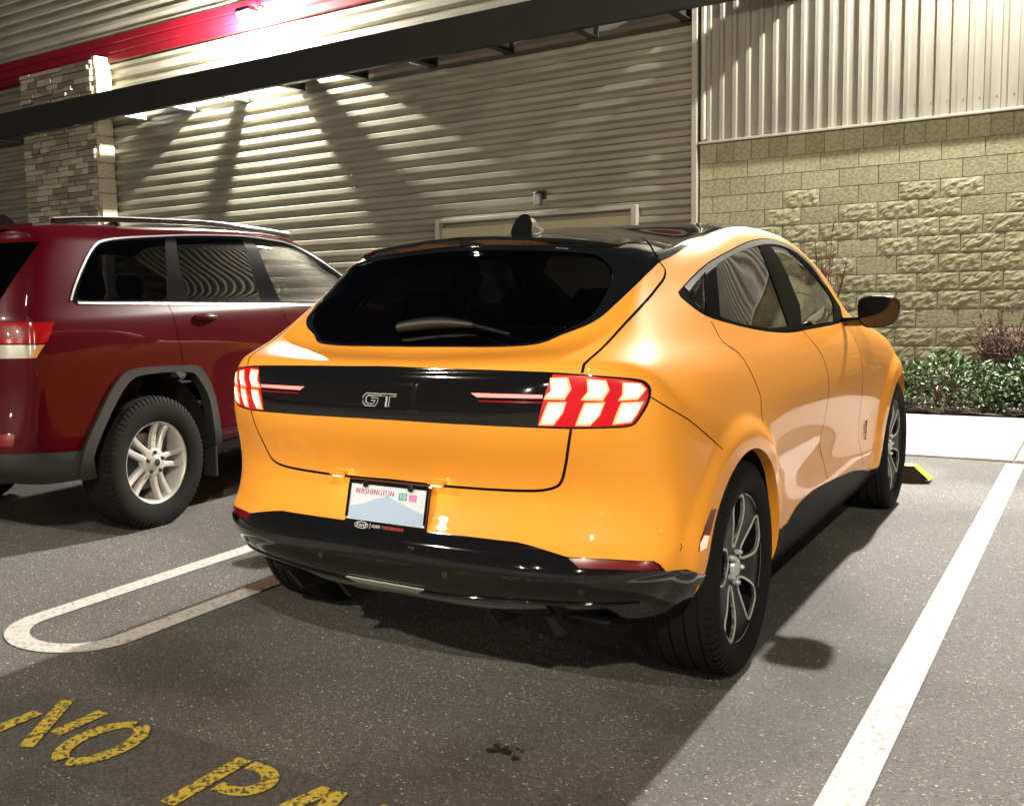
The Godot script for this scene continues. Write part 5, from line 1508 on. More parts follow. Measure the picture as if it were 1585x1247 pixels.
func alloy_wheel_silver(parent: Node3D, at: Transform3D) -> void:
	var t := hold("wheel", parent, at)
	put(tyre(0.255, 0.385, 0.232, [0.62, 0.22, -0.22, -0.62], 0.007), "tyre", M.rubber, t)
	var b := MB.new()
	var fx := 0.105
	b.lathe([Vector2(0.205, -0.11), Vector2(0.208, 0.02), Vector2(0.218, fx - 0.03), Vector2(0.226, fx - 0.004), Vector2(0.232, fx + 0.006), Vector2(0.240, fx + 0.008), Vector2(0.243, fx - 0.004), Vector2(0.238, fx - 0.02)], Transform3D.IDENTITY, 72)
	put(b, "rim", M.alloy, t)
	for k in 5:
		b = MB.new()
		for s in [-1.0, 1.0]:
			var a: float = TAU * (k + 0.25) / 5.0 + PI / 2 + s * 0.175
			var dir := Vector3(0, sin(a), cos(a))
			var side := Vector3(0, cos(a), -sin(a))
			var n := 5
			var prev := []
			for i in n + 1:
				var f := float(i) / n
				var rad := lerpf(0.052, 0.224, f)
				var hw := lerpf(0.0175, 0.0145, f)
				var x := fx - 0.012 - 0.012 * sin(f * PI) + 0.006 * f
				var shift: Vector3 = side * s * lerpf(0.012, 0.0, f)
				var ring := []
				for e in [[-1.0, -0.035], [-1.0, -0.006], [-0.6, 0.0], [0.6, 0.0], [1.0, -0.006], [1.0, -0.035]]:
					ring.append(dir * rad + side * hw * e[0] + shift + Vector3(x + e[1], 0, 0))
				if prev:
					for q in 5:
						b.quad(prev[q], prev[q + 1], ring[q + 1], ring[q], Vector3(1, 0, 0) if q == 2 else side * (-1.0 if q < 2 else 1.0) + Vector3(0.4, 0, 0))
				prev = ring
		put(b, "twin_spoke", M.alloy, t)
	b = MB.new()
	b.lathe([Vector2(0.085, fx - 0.06), Vector2(0.082, fx - 0.02), Vector2(0.072, fx - 0.010), Vector2(0.040, fx - 0.008), Vector2(0.040, fx - 0.008), Vector2(0.036, fx + 0.004), Vector2(0.0, fx + 0.007)], Transform3D.IDENTITY, 32)
	put(b, "hub", M.alloy, t)
	for k in 5:
		b = MB.new()
		var a := TAU * k / 5.0 + PI / 2
		b.lathe([Vector2(0.013, 0.0), Vector2(0.012, 0.006), Vector2(0.007, 0.009), Vector2(0.0, 0.010)], Transform3D(Basis.IDENTITY, Vector3(fx - 0.010, 0.060 * sin(a), 0.060 * cos(a))), 10)
		put(b, "wheel_nut", M.dark_plastic, t)
	b = MB.new()
	b.lathe([Vector2(0.0, -0.03), Vector2(0.165, -0.03), Vector2(0.165, -0.03), Vector2(0.165, 0.0), Vector2(0.165, 0.0), Vector2(0.0, 0.0)], Transform3D.IDENTITY, 40)
	put(b, "brake_disc", M.brake_steel, t)
	b = MB.new()
	b.lathe([Vector2(0.206, -0.1), Vector2(0.0, -0.1)], Transform3D.IDENTITY, 32)
	put(b, "back_plate", M.liner, t)
	b = MB.new()
	b.lathe([Vector2(0.022, fx + 0.007), Vector2(0.0, fx + 0.009)], Transform3D.IDENTITY, 20)
	put(b, "cap_badge", M.dark_plastic, t)


func wheel_wells(t: Node3D, at: Array, yc: float, r: float, x0: float, x1: float) -> void:
	for w in 4:
		var b := MB.new()
		var s := -1.0 if w % 2 else 1.0
		var zc: float = at[w / 2]
		for k in 20:
			var a0 := PI * (0.10 + 0.92 * k / 20.0)
			var a1 := PI * (0.10 + 0.92 * (k + 1) / 20.0)
			b.quad(Vector3(s * x0, yc + r * sin(a0), zc + r * cos(a0)), Vector3(s * x1, yc + r * sin(a0), zc + r * cos(a0)), Vector3(s * x1, yc + r * sin(a1), zc + r * cos(a1)), Vector3(s * x0, yc + r * sin(a1), zc + r * cos(a1)))
			b.flat(Vector3(s * x0, yc, zc), Vector3(s * x0, yc + r * sin(a0), zc + r * cos(a0)), Vector3(s * x0, yc + r * sin(a1), zc + r * cos(a1)))
		put(b, "wheel_well", M.liner, t)


func seats(t: Node3D, belt: float, rows: Array, y: float) -> void:
	for z in rows:
		for x in [-0.38, 0.38]:
			var s := hold("seat", t, Transform3D(Basis.IDENTITY, Vector3(x, y, z)))
			var b := MB.new()
			b.box(Vector3(0, 0.0, -0.22), Vector3(0.50, 0.16, 0.50), 0.05)
			put(b, "cushion", M.seat, s)
			b = MB.new()
			b.box(Vector3(0, 0.32, 0.10), Vector3(0.48, 0.58, 0.13), 0.06, Basis(Vector3.RIGHT, 0.28))
			put(b, "backrest", M.seat, s)
			b = MB.new()
			b.box(Vector3(0, 0.70, 0.20), Vector3(0.26, 0.17, 0.09), 0.04, Basis(Vector3.RIGHT, 0.2))
			b.tube([Vector3(-0.05, 0.55, 0.17), Vector3(-0.05, 0.66, 0.20)], 0.007, 6)
			b.tube([Vector3(0.05, 0.55, 0.17), Vector3(0.05, 0.66, 0.20)], 0.007, 6)
			put(b, "headrest", M.seat, s)


func text_part(words: String, size: float, m: Material, parent: Node3D, at: Transform3D, called: String, thick := 0.002, wide := 1.0) -> void:
	var f := SystemFont.new()
	f.font_names = PackedStringArray(["Droid Sans"])
	var x := TextMesh.new()
	x.text = words
	x.font = f
	x.font_size = 64
	x.pixel_size = size / 46.0
	x.depth = thick
	put_mesh(x, called, m, parent, at * Transform3D(Basis.from_scale(Vector3(wide, 1, 1)), Vector3.ZERO))


# ------------------------------------------------------------------ the orange crossover
func crossover() -> void:
	var t := thing("orange_crossover", "bright orange crossover with black roof and glowing red tail lamps parked beside the red SUV", "car")
	var skin := BodySkin.new(CROSSOVER_NET, [0.0, -2.984])
	var order := [["wheel_opening", 0.0], ["lower_cut", 0.0], ["gap", 0.0], ["lamp_core", 0.003], ["lamp_segment", 0.0015], ["light_bar", 0.0015], ["light_bar_lower", 0.0015], ["lamp_lens", 0.0], ["reflector", -0.003], ["marker_bulb", 0.0015], ["side_marker", 0.001], ["tail_panel", -0.001], ["rear_glass", -0.004], ["quarter_glass", -0.004], ["rear_door_glass", -0.004], ["front_door_glass", -0.004], ["windshield", -0.003], ["trim_band", 0.001], ["window_trim", -0.001], ["black_top", 0.0], ["bumper_black", 0.004], ["sill_black", 0.003], ["tailgate", 0.0], ["rear_bumper", 0.0], ["rear_door", 0.0], ["front_door", 0.0]]
	var got := cut(skin, CROSSOVER_AREAS, order, 16, 10)
	var gate: MeshInstance3D = put(joined(got["tailgate:0"]), "tailgate", M.orange_paint, t)
	var bump: MeshInstance3D = put(joined(got["rear_bumper:0"]), "rear_bumper", M.orange_paint, t)
	var shell := joined(got["rest:0"])
	for l in CROSSOVER_AREAS["wheel_opening"]:
		lip(skin, shell, l, 0.0, 0.035)
	put(shell, "body_shell", M.orange_paint, t)
	put(joined(got["black_top:0"]), "roof", M.gloss_black, t)
	put(joined(got["bumper_black:0"]), "lower_bumper", M.gloss_black, t)
	put(joined(got["tail_panel:0"]), "tail_panel", M.gloss_black, gate)
	put(joined(got["rear_glass:0"]), "rear_window", M.tinted_glass, gate)
	put(joined(got["windshield:0"]), "windshield", M.clear_glass, t)
	for s in 2:
		var d: MeshInstance3D = put(got["rear_door:0"][s], "door", M.orange_paint, t)
		put(got["rear_door_glass:0"][s], "window", M.side_glass, d)
		d = put(got["front_door:0"][s], "door", M.orange_paint, t)
		put(got["front_door_glass:0"][s], "window", M.clear_glass if s == 0 else M.side_glass, d)
		put(got["quarter_glass:0"][s], "quarter_window", M.side_glass, t)
		put(got["window_trim:0"][s], "window_trim", M.window_black, t)
		put(got["trim_band:0"][s], "trim_band", M.grey_trim, t)
		put(got["sill_black:0"][s], "sill_cladding", M.window_black, t)
		put(got["reflector:0"][s], "reflector", M.reflector_red, bump)
		var mk: MeshInstance3D = put(got["side_marker:0"][s], "side_marker", M.reflector_red, t)
		put(got["marker_bulb:0"][s], "marker_light", M.side_light_glow, mk)
		var lamp := hold("tail_lamp", t)
		for k in 6:
			put(got["lamp_segment:%d" % k][s], "light_segment", M.tail_light_rim_glow, lamp)
			put(got["lamp_core:%d" % k][s], "light_core", M.tail_light_glow, lamp)
		put(got["light_bar:0"][s], "light_bar", M.tail_light_bar_glow, lamp)
		put(got["light_bar_lower:0"][s], "light_bar", M.lamp_red, lamp)
		var sx := 1.0 if s == 0 else -1.0
		put(got["lamp_lens:0"][s], "lamp_lens", M.tail_light_lens_glow, lamp)
		for k in [1, 3, 5]:
			var box := AABB(got["lamp_core:%d" % k][s].v[0], Vector3.ZERO)
			for q in got["lamp_core:%d" % k][s].v:
				box = box.expand(q)
			omni("tail_light", box.get_center() + Vector3(-sx * 0.003, 0, -0.003), 0.004, Color(1.0, 0.25, 0.16), 0.004, lamp)
	put(liner(skin, CROSSOVER_AREAS, ["wheel_opening", "lower_cut", "rear_glass", "quarter_glass", "rear_door_glass", "front_door_glass", "windshield"]), "inner_shell", M.liner, t)
	var b := MB.new()
	b.box(Vector3(0, 0.36, -1.49), Vector3(1.62, 0.30, 2.1), 0.03)
	b.box(Vector3(0, 0.42, 0.0), Vector3(1.05, 0.34, 0.86), 0.05)
	b.box(Vector3(0, 0.40, -3.1), Vector3(1.05, 0.36, 1.15), 0.05)
	put(b, "underbody", M.liner, t)
	wheel_wells(t, [0.0, -2.984], 0.36, 0.435, 0.58, 0.90)
	for z in [0.0, -2.984]:
		alloy_wheel_dark(t, Transform3D(Basis(Vector3.RIGHT, 0.35 if z < -1.0 else 0.12), Vector3(0.812, 0.354, z)))
		alloy_wheel_dark(t, Transform3D(Basis(Vector3.UP, PI) * Basis(Vector3.RIGHT, 0.3), Vector3(-0.812, 0.354, z)))
	# bright strip along the top of the side windows
	# spoiler lip over the rear window
	b = MB.new()
	var us := [0.0, 0.5, 1.0, 1.5, 2.0, 2.4]
	var prev := []
	var line := []
	for k in range(us.size() - 1, -1, -1):
		line.append([us[k], -1.0])
	for k in range(1, us.size()):
		line.append([us[k], 1.0])
	for e in line:
		var f := Vector3(e[1], 1, 1)
		var fade := 1.0 - smoothstep(1.6, 2.4, e[0])
		var p0 := skin.pos(e[0], 11.75) * f
		var p1 := skin.pos(e[0], 12.6) * f
		var n1 := skin.normal(e[0], 12.6) * f
		var edge := skin.pos(e[0], 12.0) * f + Vector3(0, 0.012, 0.055) * fade
		var ring := [p1 + n1 * 0.001, edge + Vector3(0, 0.006, 0.0), edge - Vector3(0, 0.006, 0.0), p0 + Vector3(0, 0.0, 0.004)]
		if prev:
			for q in 3:
				b.quad(prev[q], prev[q + 1], ring[q + 1], ring[q], Vector3(0, [1.0, 0.0, -1.0][q], [0.4, 1.0, 0.3][q]))
		prev = ring
	put(b, "spoiler", M.gloss_black, gate)
	# wiper at rest on the rear window
	b = MB.new()
	var wl := []
	for k in 9:
		var x := lerpf(-0.105, 0.185, k / 8.0)
		var y := 1.170 + 0.028 * sin(PI * (0.25 + 0.6 * (1.0 - k / 8.0)))
		var uw := skin.rear(x, y, maxf(absf(x) * 3.3, 0.05) * signf(x), 9.3)
		wl.append(skin.pos(uw.x, uw.y) + skin.normal(uw.x, uw.y) * 0.014)
	b.tube(wl, [0.018, 0.021, 0.022, 0.022, 0.021, 0.020, 0.017, 0.013, 0.010], 8)
	put(b, "wiper_blade", M.wiper, gate)
	b = MB.new()
	var wa: Vector3 = wl[8]
	var uw2 := skin.rear(0.33, 1.160, 1.1, 9.1)
	b.tube([wa, skin.pos(uw2.x, uw2.y) + skin.normal(uw2.x, uw2.y) * 0.012], [0.008, 0.006], 6)
	put(b, "wiper_arm", M.satin_black, gate)
	# antenna fin
	b = MB.new()
	var fin := []
	for k in 9:
		var f := k / 8.0
		var ring := []
		var h := 0.075 * (1.0 - pow(f, 1.6))
		for q in 12:
			var a := PI * q / 11.0
			ring.append(Vector3(cos(a) * 0.046 * (1.0 - 0.55 * f), sin(a) * h, 0.0 - f * 0.17 + 0.035 * (1.0 - sin(a)) * (1.0 - f)))
		fin.append(ring)
	for k in 8:
		for q in 11:
			b.quad(fin[k][q], fin[k][q + 1], fin[k + 1][q + 1], fin[k + 1][q], fin[k][q] + Vector3(0, 0.02, 0))
	for q in 10:
		b.flat(fin[0][0], fin[0][q + 1], fin[0][q + 2], Vector3(0, 0, 1))
	var an := put(b, "antenna_fin", M.gloss_black, t)
	var ap := skin.pos(0.0, 13.15)
	an.position = Vector3(0, ap.y - 0.006, -0.27)
	# letters on the tail panel, each an open outline
	var badge := hold("badge", gate)
	for l in [[[[0.060, 0.030], [0.012, 0.030], [0.0, 0.022], [0.0, 0.008], [0.010, 0.0], [0.046, 0.0], [0.056, 0.010], [0.058, 0.019], [0.032, 0.019]], [[0.060, 0.030], [0.061, 0.0245], [0.018, 0.0245], [0.012, 0.020], [0.012, 0.010], [0.018, 0.0055], [0.040, 0.0055], [0.046, 0.013], [0.032, 0.013]]], [[[0.066, 0.030], [0.124, 0.030], [0.123, 0.0245], [0.1, 0.0245], [0.096, 0.0], [0.084, 0.0], [0.088, 0.0245], [0.065, 0.0245], [0.066, 0.030]], [[0.091, 0.024], [0.088, 0.001]]]]:
		b = MB.new()
		for s in l:
			var path := []
			for q in s:
				var x: float = (q[0] - 0.062) * 1.06
				var y: float = 0.972 + (q[1] - 0.015) * 1.35
				var uw := skin.rear(absf(x), y, absf(x) * 3.3, 6.0)
				path.append(skin.pos(uw.x, uw.y) * Vector3(signf(x) if x != 0.0 else 1.0, 1, 1) + Vector3(0, 0, 0.002))
			b.tube(path, 0.0016, 5)
		put(b, "letter", M.silver, badge)
	# number plate in its frame
	var pc := skin.pos(0.0, 3.37)
	var pl := hold("number_plate", t, Transform3D(Basis(Vector3.RIGHT, -0.27), Vector3(0, 0.617, pc.z + 0.014)))
	b = MB.new()
	b.box(Vector3.ZERO, Vector3(0.3048, 0.1524, 0.004), 0.0)
	put(b, "plate", M.plate_white, pl)
	b = MB.new()
	b.box(Vector3(0, 0.0725, 0.004), Vector3(0.320, 0.017, 0.010), 0.004)
	b.box(Vector3(0, -0.072, 0.004), Vector3(0.320, 0.032, 0.010), 0.004)
	b.box(Vector3(-0.1545, 0.008, 0.004), Vector3(0.011, 0.115, 0.010), 0.003)
	b.box(Vector3(0.1545, 0.008, 0.004), Vector3(0.011, 0.115, 0.010), 0.003)
	b.box(Vector3(0, 0, -0.008), Vector3(0.318, 0.166, 0.010), 0.004)
	put(b, "frame", M.gloss_black, pl)
	for x in [-0.089, 0.089]:
		b = MB.new()
		b.lathe([Vector2(0.011, 0.0), Vector2(0.011, 0.004), Vector2(0.007, 0.009), Vector2(0.0, 0.010)], Transform3D(Basis(Vector3(0, 0, 1), Vector3(0, 1, 0), Vector3(-1, 0, 0)), Vector3(x, 0.064, 0.006)), 14)
		put(b, "screw_cap", M.gloss_black, pl)
	b = MB.new()
	b.slab(PackedVector2Array([Vector2(-0.145, -0.012), Vector2(-0.09, 0.0), Vector2(-0.05, 0.018), Vector2(-0.02, 0.026), Vector2(0.0, 0.034), Vector2(0.02, 0.024), Vector2(0.06, 0.012), Vector2(0.10, -0.002), Vector2(0.145, -0.014), Vector2(0.145, -0.054), Vector2(-0.145, -0.054)]), Transform3D(Basis.IDENTITY, Vector3(0, 0, 0.0021)), 0.0006)
	put(b, "printed_mountain", M.plate_blue, pl)
	text_part("WASHINGTON", 0.0175, M.plate_red, pl, Transform3D(Basis.IDENTITY, Vector3(-0.052, 0.041, 0.0035)), "state_name", 0.001, 1.0)
	b = MB.new()
	b.box(Vector3(0.060, 0.036, 0.003), Vector3(0.030, 0.024, 0.0014), 0.0)
	put(b, "month_sticker", M.sticker_teal, pl)
	text_part("10", 0.017, M.print_white, pl, Transform3D(Basis.IDENTITY, Vector3(0.060, 0.036, 0.0045)), "month_number", 0.001)
	b = MB.new()
	b.box(Vector3(0.099, 0.034, 0.003), Vector3(0.030, 0.022, 0.0014), 0.0)
	put(b, "year_sticker", M.sticker_pink, pl)
	# maker's oval and words on the frame
	b = MB.new()
	var ring := []
	for k in 25:
		ring.append(Vector3(-0.085 + 0.027 * cos(TAU * k / 24.0), -0.072 + 0.0105 * sin(TAU * k / 24.0), 0.0095))
	b.tube(ring, 0.0011, 5)
	put(b, "oval_ring", M.print_white, pl)
	text_part("Ford", 0.0135, M.print_white, pl, Transform3D(Basis(Vector3(1, 0, 0), Vector3(0.25, 1, 0), Vector3(0, 0, 1)), Vector3(-0.085, -0.072, 0.0095)), "oval_script", 0.001)
	b = MB.new()
	b.box(Vector3(-0.050, -0.072, 0.0095), Vector3(0.0012, 0.018, 0.001), 0.0)
	put(b, "divider", M.print_white, pl)
	text_part("FORD", 0.0098, M.print_white, pl, Transform3D(Basis(Vector3(1, 0, 0), Vector3(0.2, 1, 0), Vector3(0, 0, 1)), Vector3(-0.026, -0.072, 0.0095)), "frame_word", 0.001)
	text_part("PERFORMANCE", 0.0098, M.print_red, pl, Transform3D(Basis(Vector3(1, 0, 0), Vector3(0.2, 1, 0), Vector3(0, 0, 1)), Vector3(0.040, -0.072, 0.0095)), "frame_word", 0.001, 0.92)
	# plate lamps under the tailgate edge
	for x in [-0.195, 0.195]:
		b = MB.new()
		b.box(Vector3(x, 0.712, pc.z + 0.012), Vector3(0.06, 0.012, 0.03), 0.003)
		put(b, "plate_lamp_housing", M.orange_paint, bump)
		b = MB.new()
		b.box(Vector3(x, 0.703, pc.z + 0.014), Vector3(0.04, 0.006, 0.02), 0.002)
		put(b, "plate_light", M.plate_light_glow, bump)
		omni("plate_light_source", Vector3(x, 0.703, pc.z + 0.014), 0.0007, Color(1.0, 0.95, 0.82), 0.003, bump)
	# parking sensors
	for q in [[0.245, 0.432], [-0.245, 0.432], [0.66, 0.418], [-0.66, 0.418]]:
		var ax := absf(q[0])
		var uw := skin.rear(ax, q[1], 0.9 if ax < 0.4 else 2.5, 2.0)
		var p := skin.pos(uw.x, uw.y)
		var n := skin.normal(uw.x, uw.y)
		if q[0] < 0.0:
			p.x = -p.x
			n.x = -n.x
		b = MB.new()
		var frame := Transform3D(Basis(n, n.cross(Vector3.RIGHT).normalized(), n.cross(n.cross(Vector3.RIGHT).normalized())), p + n * 0.004)
		b.lathe([Vector2(0.0105, 0.0), Vector2(0.0105, 0.0025), Vector2(0.0085, 0.0025), Vector2(0.0080, 0.001), Vector2(0.0, 0.001)], frame, 18)
		put(b, "parking_sensor", M.dark_plastic, bump)
	# lower skirt: trim line, diffuser with fins, reversing lamp
	b = MB.new()
	var trim := []
	for k in 25:
		var u := 3.4 * k / 24.0
		trim.append([u, 1.42 + 0.10 * smoothstep(0.3, 1.6, u)])
	for s in [-1.0, 1.0]:
		var path := []
		for q in trim:
			path.append((skin.pos(q[0], q[1]) + skin.normal(q[0], q[1]) * 0.006) * Vector3(s, 1, 1))
		b.tube(path, 0.007, 8)
	put(b, "trim_strip", M.gloss_black, bump)
	b = MB.new()
	var lu := skin.rear(0.0, 0.362, 0.0, 1.5)
	var ln := skin.normal(0.0, lu.y)
	var lens_at := Transform3D(Basis(Vector3.RIGHT, ln.cross(Vector3.LEFT).normalized() * -1.0, ln), skin.pos(0.0, lu.y) + ln * 0.006)
	if lens_at.basis.y.y < 0.0:
		lens_at.basis.y = -lens_at.basis.y
	b.slab(PackedVector2Array([Vector2(-0.155, 0.012), Vector2(0.155, 0.012), Vector2(0.12, -0.016), Vector2(-0.12, -0.016)]), lens_at, 0.006)
	put(b, "reversing_lamp", M.clear_lens, bump)
	b = MB.new()
	b.box(Vector3(0, 0.235, 0.36), Vector3(1.36, 0.03, 0.42), 0.01, Basis(Vector3.RIGHT, -0.22))
	put(b, "diffuser", M.satin_black, bump)
	for x in [-0.52, -0.30, 0.30, 0.52]:
		b = MB.new()
		b.slab(PackedVector2Array([Vector2(0.30, 0.30), Vector2(0.66, 0.30), Vector2(0.58, 0.215), Vector2(0.34, 0.19)]), Transform3D(Basis(Vector3(0, 0, 1), Vector3(0, 1, 0), Vector3(-1, 0, 0)), Vector3(x + 0.008, 0, 0)), 0.016)
		put(b, "diffuser_fin", M.dark_plastic, bump)
	# tow eye cover
	b = MB.new()
	var tu := skin.rear(0.885, 0.535, 4.4, 2.7)
	var tn := skin.normal(tu.x, tu.y)
	b.tube([skin.pos(tu.x, tu.y - 0.09) + tn * 0.0005, skin.pos(tu.x + 0.03, tu.y) + tn * 0.0005, skin.pos(tu.x, tu.y + 0.09) + tn * 0.0005], 0.0012, 5)
	put(b, "tow_eye_cover", M.satin_black, bump)
	# small six bar emblem behind the front wheel
	for k in 6:
		b = MB.new()
		b.box(Vector3(0.906, 0.575 - 0.0165 * k, -2.245 + 0.004 * k), Vector3(0.004, 0.0075, 0.034 - 0.002 * k), 0.001, Basis(Vector3.RIGHT, 0.2))
		put(b, "emblem_bar", M.satin_black, t)
	mirrors(t)
	seats(t, 1.0, [-0.35, -1.25], 0.52)
	b = MB.new()
	b.box(Vector3(0, 0.96, -2.02), Vector3(1.40, 0.16, 0.42), 0.06)
	b.box(Vector3(0, 1.06, -1.86), Vector3(0.26, 0.30, 0.03), 0.01)
	put(b, "dashboard", M.seat, t)
	b = MB.new()
	var sw := []
	for k in 25:
		sw.append(Vector3(-0.38 + 0.18 * cos(TAU * k / 24.0), 0.98 + 0.17 * sin(TAU * k / 24.0), -1.66 + 0.07 * sin(TAU * k / 24.0) * -1.0))
	b.tube(sw, 0.014, 8)
	b.box(Vector3(-0.38, 0.97, -1.67), Vector3(0.20, 0.08, 0.04), 0.02)
	put(b, "steering_wheel", M.seat, t)


func mirrors(t: Node3D) -> void:
	for s in [1.0, -1.0]:
		var m := hold("door_mirror", t, Transform3D(Basis.IDENTITY, Vector3(s * 1.018, 1.150, -1.84)))
		var b := MB.new()
		var rings := []
		for k in 7:
			var f := k / 6.0
			var z: float = [0.035, 0.038, 0.03, 0.0, -0.04, -0.075, -0.09][k]
			var g: float = [0.93, 0.97, 1.0, 1.0, 0.92, 0.66, 0.2][k]
			var ring := []
			for q in 28:
				var a := TAU * q / 28.0
				var cx := signf(cos(a)) * pow(absf(cos(a)), 0.62)
				var cy := signf(sin(a)) * pow(absf(sin(a)), 0.62)
				var taper := 1.0 - 0.20 * (cx * 0.5 + 0.5) * (1.0 if cy > 0.0 else 0.1)
				ring.append(Vector3(s * (cx * 0.088 * g + 0.008 * cy * cx), cy * 0.079 * g * taper + 0.004 * cx, z))
			rings.append(ring)
		for k in 6:
			for q in 28:
				var l: int = (q + 1) % 28
				var o: Vector3 = rings[k][q] * Vector3(1, 1, 0.3)
				b.quad(rings[k][q], rings[k][l], rings[k + 1][l], rings[k + 1][q], o)
		put(b, "housing", M.gloss_black, m)
		b = MB.new()
		for q in 28:
			b.flat(Vector3(0, 0, 0.030), rings[0][q] * Vector3(1, 1, 0) + Vector3(0, 0, 0.030), rings[0][(q + 1) % 28] * Vector3(1, 1, 0) + Vector3(0, 0, 0.030), Vector3(0, 0, 1))
		put(b, "mirror_glass", M.gloss_black, m)
		b = MB.new()
		b.box(Vector3(-s * 0.115, -0.05, -0.02), Vector3(0.11, 0.04, 0.05), 0.012)
		put(b, "mirror_arm", M.gloss_black, m)


# ------------------------------------------------------------------ the dark red SUV
func suv() -> void:
	var t := thing("red_suv", "dark red SUV with silver wheels and black wheel arch flares parked beside the orange car", "car", Vector3(-3.425, 0, -0.54))
	var skin := BodySkin.new(SUV_NET, [])
	var order := [["wheel_opening", 0.0], ["gap", 0.0], ["lamp_inner", 0.004], ["tail_lamp", 0.006], ["amber_lens", 0.005], ["clear_lamp", 0.004], ["reflector", 0.003], ["chrome", 0.006], ["quarter_glass", -0.002], ["rear_door_glass", -0.002], ["front_door_glass", -0.002], ["rear_glass", 0.001], ["windshield", -0.002], ["wheel_flare", 0.022], ["window_trim", 0.0], ["cladding", 0.008]]
	var got := cut(skin, SUV_AREAS, order, 8, 7)
	put(joined(got["rest:0"]), "body_shell", M.red_paint, t)
	put(joined(got["rear_glass:0"]), "rear_window", M.tinted_glass, t)
	put(joined(got["windshield:0"]), "windshield", M.clear_glass, t)
	for s in 2:
		for k in [["tail_lamp:0", "tail_lamp", M.lamp_red], ["lamp_inner:0", "lamp_reflector", M.reflector_red], ["amber_lens:0", "amber_lens", M.amber], ["clear_lamp:0", "reversing_lamp", M.clear_lens], ["reflector:0", "reflector", M.reflector_red], ["chrome:0", "chrome_strip", M.chrome], ["chrome:1", "chrome_strip", M.chrome], ["quarter_glass:0", "quarter_window", M.tinted_glass], ["rear_door_glass:0", "rear_door_window", M.tinted_glass], ["front_door_glass:0", "front_door_window", M.clear_glass], ["window_trim:0", "window_trim", M.window_black]]:
			put(got[k[0]][s], k[1], k[2], t)
		if true:
			var f: MB = got["wheel_flare:0"][s]
			var b2 := MB.new()
			lip(skin, b2, SUV_AREAS["wheel_flare"][0], 0.022, 0.03, false)
			lip(skin, b2, SUV_AREAS["wheel_opening"][0], 0.022, 0.07, false)
			for i in b2.v.size():
				f.v.append(b2.v[i] * (Vector3.ONE if s == 0 else FLIP))
				f.n.append(b2.n[i] * (Vector3.ONE if s == 0 else FLIP))
				f.t.append(Vector2.ZERO)
			put(f, "wheel_flare", M.dark_plastic, t)
	for k in 2:
		put(joined(got["cladding:%d" % k]), "cladding", M.dark_plastic, t)
	put(liner(skin, SUV_AREAS, ["wheel_opening", "quarter_glass", "rear_door_glass", "front_door_glass", "rear_glass", "windshield"], 0.25), "inner_shell", M.liner, t)
	var b := MB.new()
	b.box(Vector3(0, 0.46, -1.45), Vector3(1.66, 0.28, 1.9), 0.03)
	b.box(Vector3(0, 0.50, 0.15), Vector3(1.1, 0.34, 1.3), 0.05)
	b.box(Vector3(0, 0.50, -3.1), Vector3(1.1, 0.34, 1.1), 0.05)
	put(b, "underbody", M.liner, t)
	wheel_wells(t, [0.0, -2.915], 0.42, 0.47, 0.56, 0.91)
	for z in [0.0, -2.915]:
		alloy_wheel_silver(t, Transform3D(Basis(Vector3.RIGHT, 0.0), Vector3(0.835, 0.374, z)))
		alloy_wheel_silver(t, Transform3D(Basis(Vector3.UP, PI), Vector3(-0.835, 0.374, z)))
	# roof rails
	for s in [1.0, -1.0]:
		b = MB.new()
		var path := []
		for k in 15:
			var z := lerpf(0.42, -1.62, k / 14.0)
			var e: float = absf(k - 7) / 7.0
			path.append(Vector3(s * 0.665, 1.758 + 0.022 * (1.0 - pow(e, 4.0)) - 0.035 * smoothstep(0.55, 1.0, (k / 14.0)), z))
		b.tube(path, 0.016, 8)
		put(b, "roof_rail", M.gloss_black, t)
		b = MB.new()
		var p2 := []
		for q in path:
			p2.append(q + Vector3(0, 0.013, 0))
		b.tube(p2, 0.006, 6)
		put(b, "rail_strip", M.chrome, t)
	# door handles
	for s in [1.0, -1.0]:
		for z in [-0.44, -1.55]:
			b = MB.new()
			var p := []
			for k in 7:
				p.append(Vector3(s * (0.945 + 0.018 * sin(PI * k / 6.0)), 1.195 - 0.005 * k / 6.0, z + 0.075 - 0.19 * k / 6.0))
			b.tube(p, [0.012, 0.017, 0.019, 0.019, 0.018, 0.015, 0.01], 8)
			put(b, "door_handle", M.red_paint, t)
	# roof spoiler and antenna fin
	b = MB.new()
	b.slab(PackedVector2Array([Vector2(-0.66, 0.0), Vector2(0.66, 0.0), Vector2(0.56, 0.16), Vector2(-0.56, 0.16)]), Transform3D(Basis(Vector3(1, 0, 0), Vector3(0, -0.10, 0.995), Vector3(0, 0.995, 0.10)), Vector3(0, 1.722, 0.55)), 0.022)
	put(b, "spoiler", M.red_paint, t)
	b = MB.new()
	b.slab(PackedVector2Array([Vector2(0.0, 0.0), Vector2(0.0, 0.05), Vector2(0.03, 0.075), Vector2(0.075, 0.078), Vector2(0.13, 0.045), Vector2(0.19, 0.0)]), Transform3D(Basis(Vector3(0, 0, -1), Vector3(0, 1, 0), Vector3(1, 0, 0)), Vector3(-0.02, 1.765, 0.34)), 0.04)
	put(b, "antenna_fin", M.gloss_black, t)
	# mud flap ahead of the rear wheel
	for s in [1.0, -1.0]:
		b = MB.new()
		b.box(Vector3(s * 0.88, 0.34, -0.50), Vector3(0.13, 0.26, 0.02), 0.006)
		put(b, "mud_flap", M.dark_plastic, t)
	seats(t, 1.2, [-0.25, -1.25], 0.70)
	b = MB.new()
	b.box(Vector3(0, 1.10, -2.1), Vector3(1.5, 0.18, 0.5), 0.06)
	put(b, "dashboard", M.seat, t)


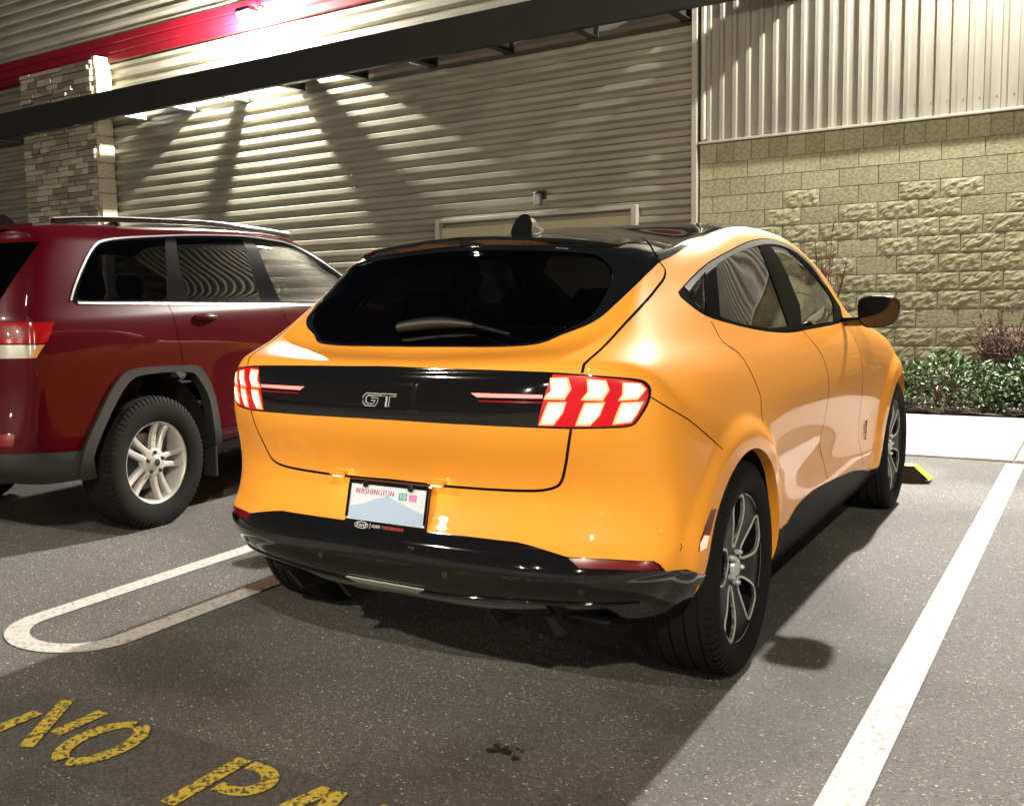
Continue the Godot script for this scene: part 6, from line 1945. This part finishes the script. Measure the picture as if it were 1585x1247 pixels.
func _ready() -> void:
	rng.seed = 1
	# camera
	var cam := Camera3D.new()
	cam.name = "camera"
	cam.projection = Camera3D.PROJECTION_FRUSTUM
	cam.near = 0.1
	cam.far = 400.0
	cam.size = 0.1 * 1247.0 / 1602.15
	cam.frustum_offset = Vector2(0.1 * 288.65 / 1602.15, -0.1 * 5.03 / 1602.15)
	cam.position = Vector3(1.8945, 1.3343, 3.5456)
	cam.rotation = Vector3(-0.10610, 0.65426, -0.03356)
	cam.current = true
	add_child(cam)
	# night sky and a trace of moonlight
	var env := Environment.new()
	env.background_mode = Environment.BG_SKY
	var sm := ProceduralSkyMaterial.new()
	sm.sky_top_color = Color(0.05, 0.055, 0.07)
	sm.sky_horizon_color = Color(0.16, 0.145, 0.12)
	sm.ground_bottom_color = Color(0.02, 0.02, 0.02)
	sm.ground_horizon_color = Color(0.10, 0.09, 0.08)
	sm.sky_curve = 0.12
	sm.sun_angle_max = 1.0
	env.sky = Sky.new()
	env.sky.sky_material = sm
	env.tonemap_mode = Environment.TONE_MAPPER_LINEAR
	env.tonemap_exposure = 4.0
	env.sdfgi_enabled = true
	env.ssao_enabled = true
	env.ssil_enabled = true
	var we := WorldEnvironment.new()
	we.name = "environment"
	we.environment = env
	add_child(we)
	var moon := DirectionalLight3D.new()
	moon.name = "moonlight"
	moon.light_energy = 0.004
	moon.light_angular_distance = 1.0
	moon.light_color = Color(0.9, 0.93, 1.0)
	moon.shadow_enabled = true
	moon.rotation = Vector3(deg_to_rad(-50), deg_to_rad(30), 0)
	add_child(moon)
	materials()
	flood_lamp(Vector3(-9.36, 5.72, -9.38), 38.0, "bright white floodlight on the red band above the canopy beam")
	flood_lamp(Vector3(0.88, 6.35, -8.95), 17.0, "white floodlight on an arm high over the ribbed siding ahead of the orange car", 74.0, 0.78)
	lot_lamp(Vector3(6.0, 0, 9.0), [0.45], 63.0, "tall bronze lot lamp behind the orange car's right rear corner")
	lot_lamp(Vector3(-5.0, 0, 10.5), [-0.4], 66.0, "tall bronze lot lamp behind the red SUV")
	for p in [Vector3(1.5, 0, 31), Vector3(-15, 0, 30), Vector3(17, 0, 29), Vector3(26, 0, 14), Vector3(-4, 0, 44)]:
		lot_lamp(p, [0.0], 30.0, "distant lot lamp on a bronze pole far across the parking lot", "lamps on poles far across the parking lot", true)
	ground()
	building()
	hairpin(-1.722, -1.100, -4.75, 0.93, "white hairpin line painted between the two parked cars")
	hairpin(1.334, 1.956, -4.75, 0.93, "white hairpin line painted along the orange car's right side")
	stencil()
	stains()
	suv()
	crossover()
	wheel_stop(Vector3(0.12, 0.0, -3.86), "black rubber wheel stop with yellow ends under the orange car's nose")
	hedge()
	dry_shrub()
	litter()
	# patch of brownish repair on the near hairpin stripe
	var b := MB.new()
	sheet(b, -1.206, -1.099, -0.42, 0.17, 0.008)
	tag(put(b, "stained_stripe", M.rust_paint, self), "rust stained length of the white stripe beside the orange car's bumper", "stain")
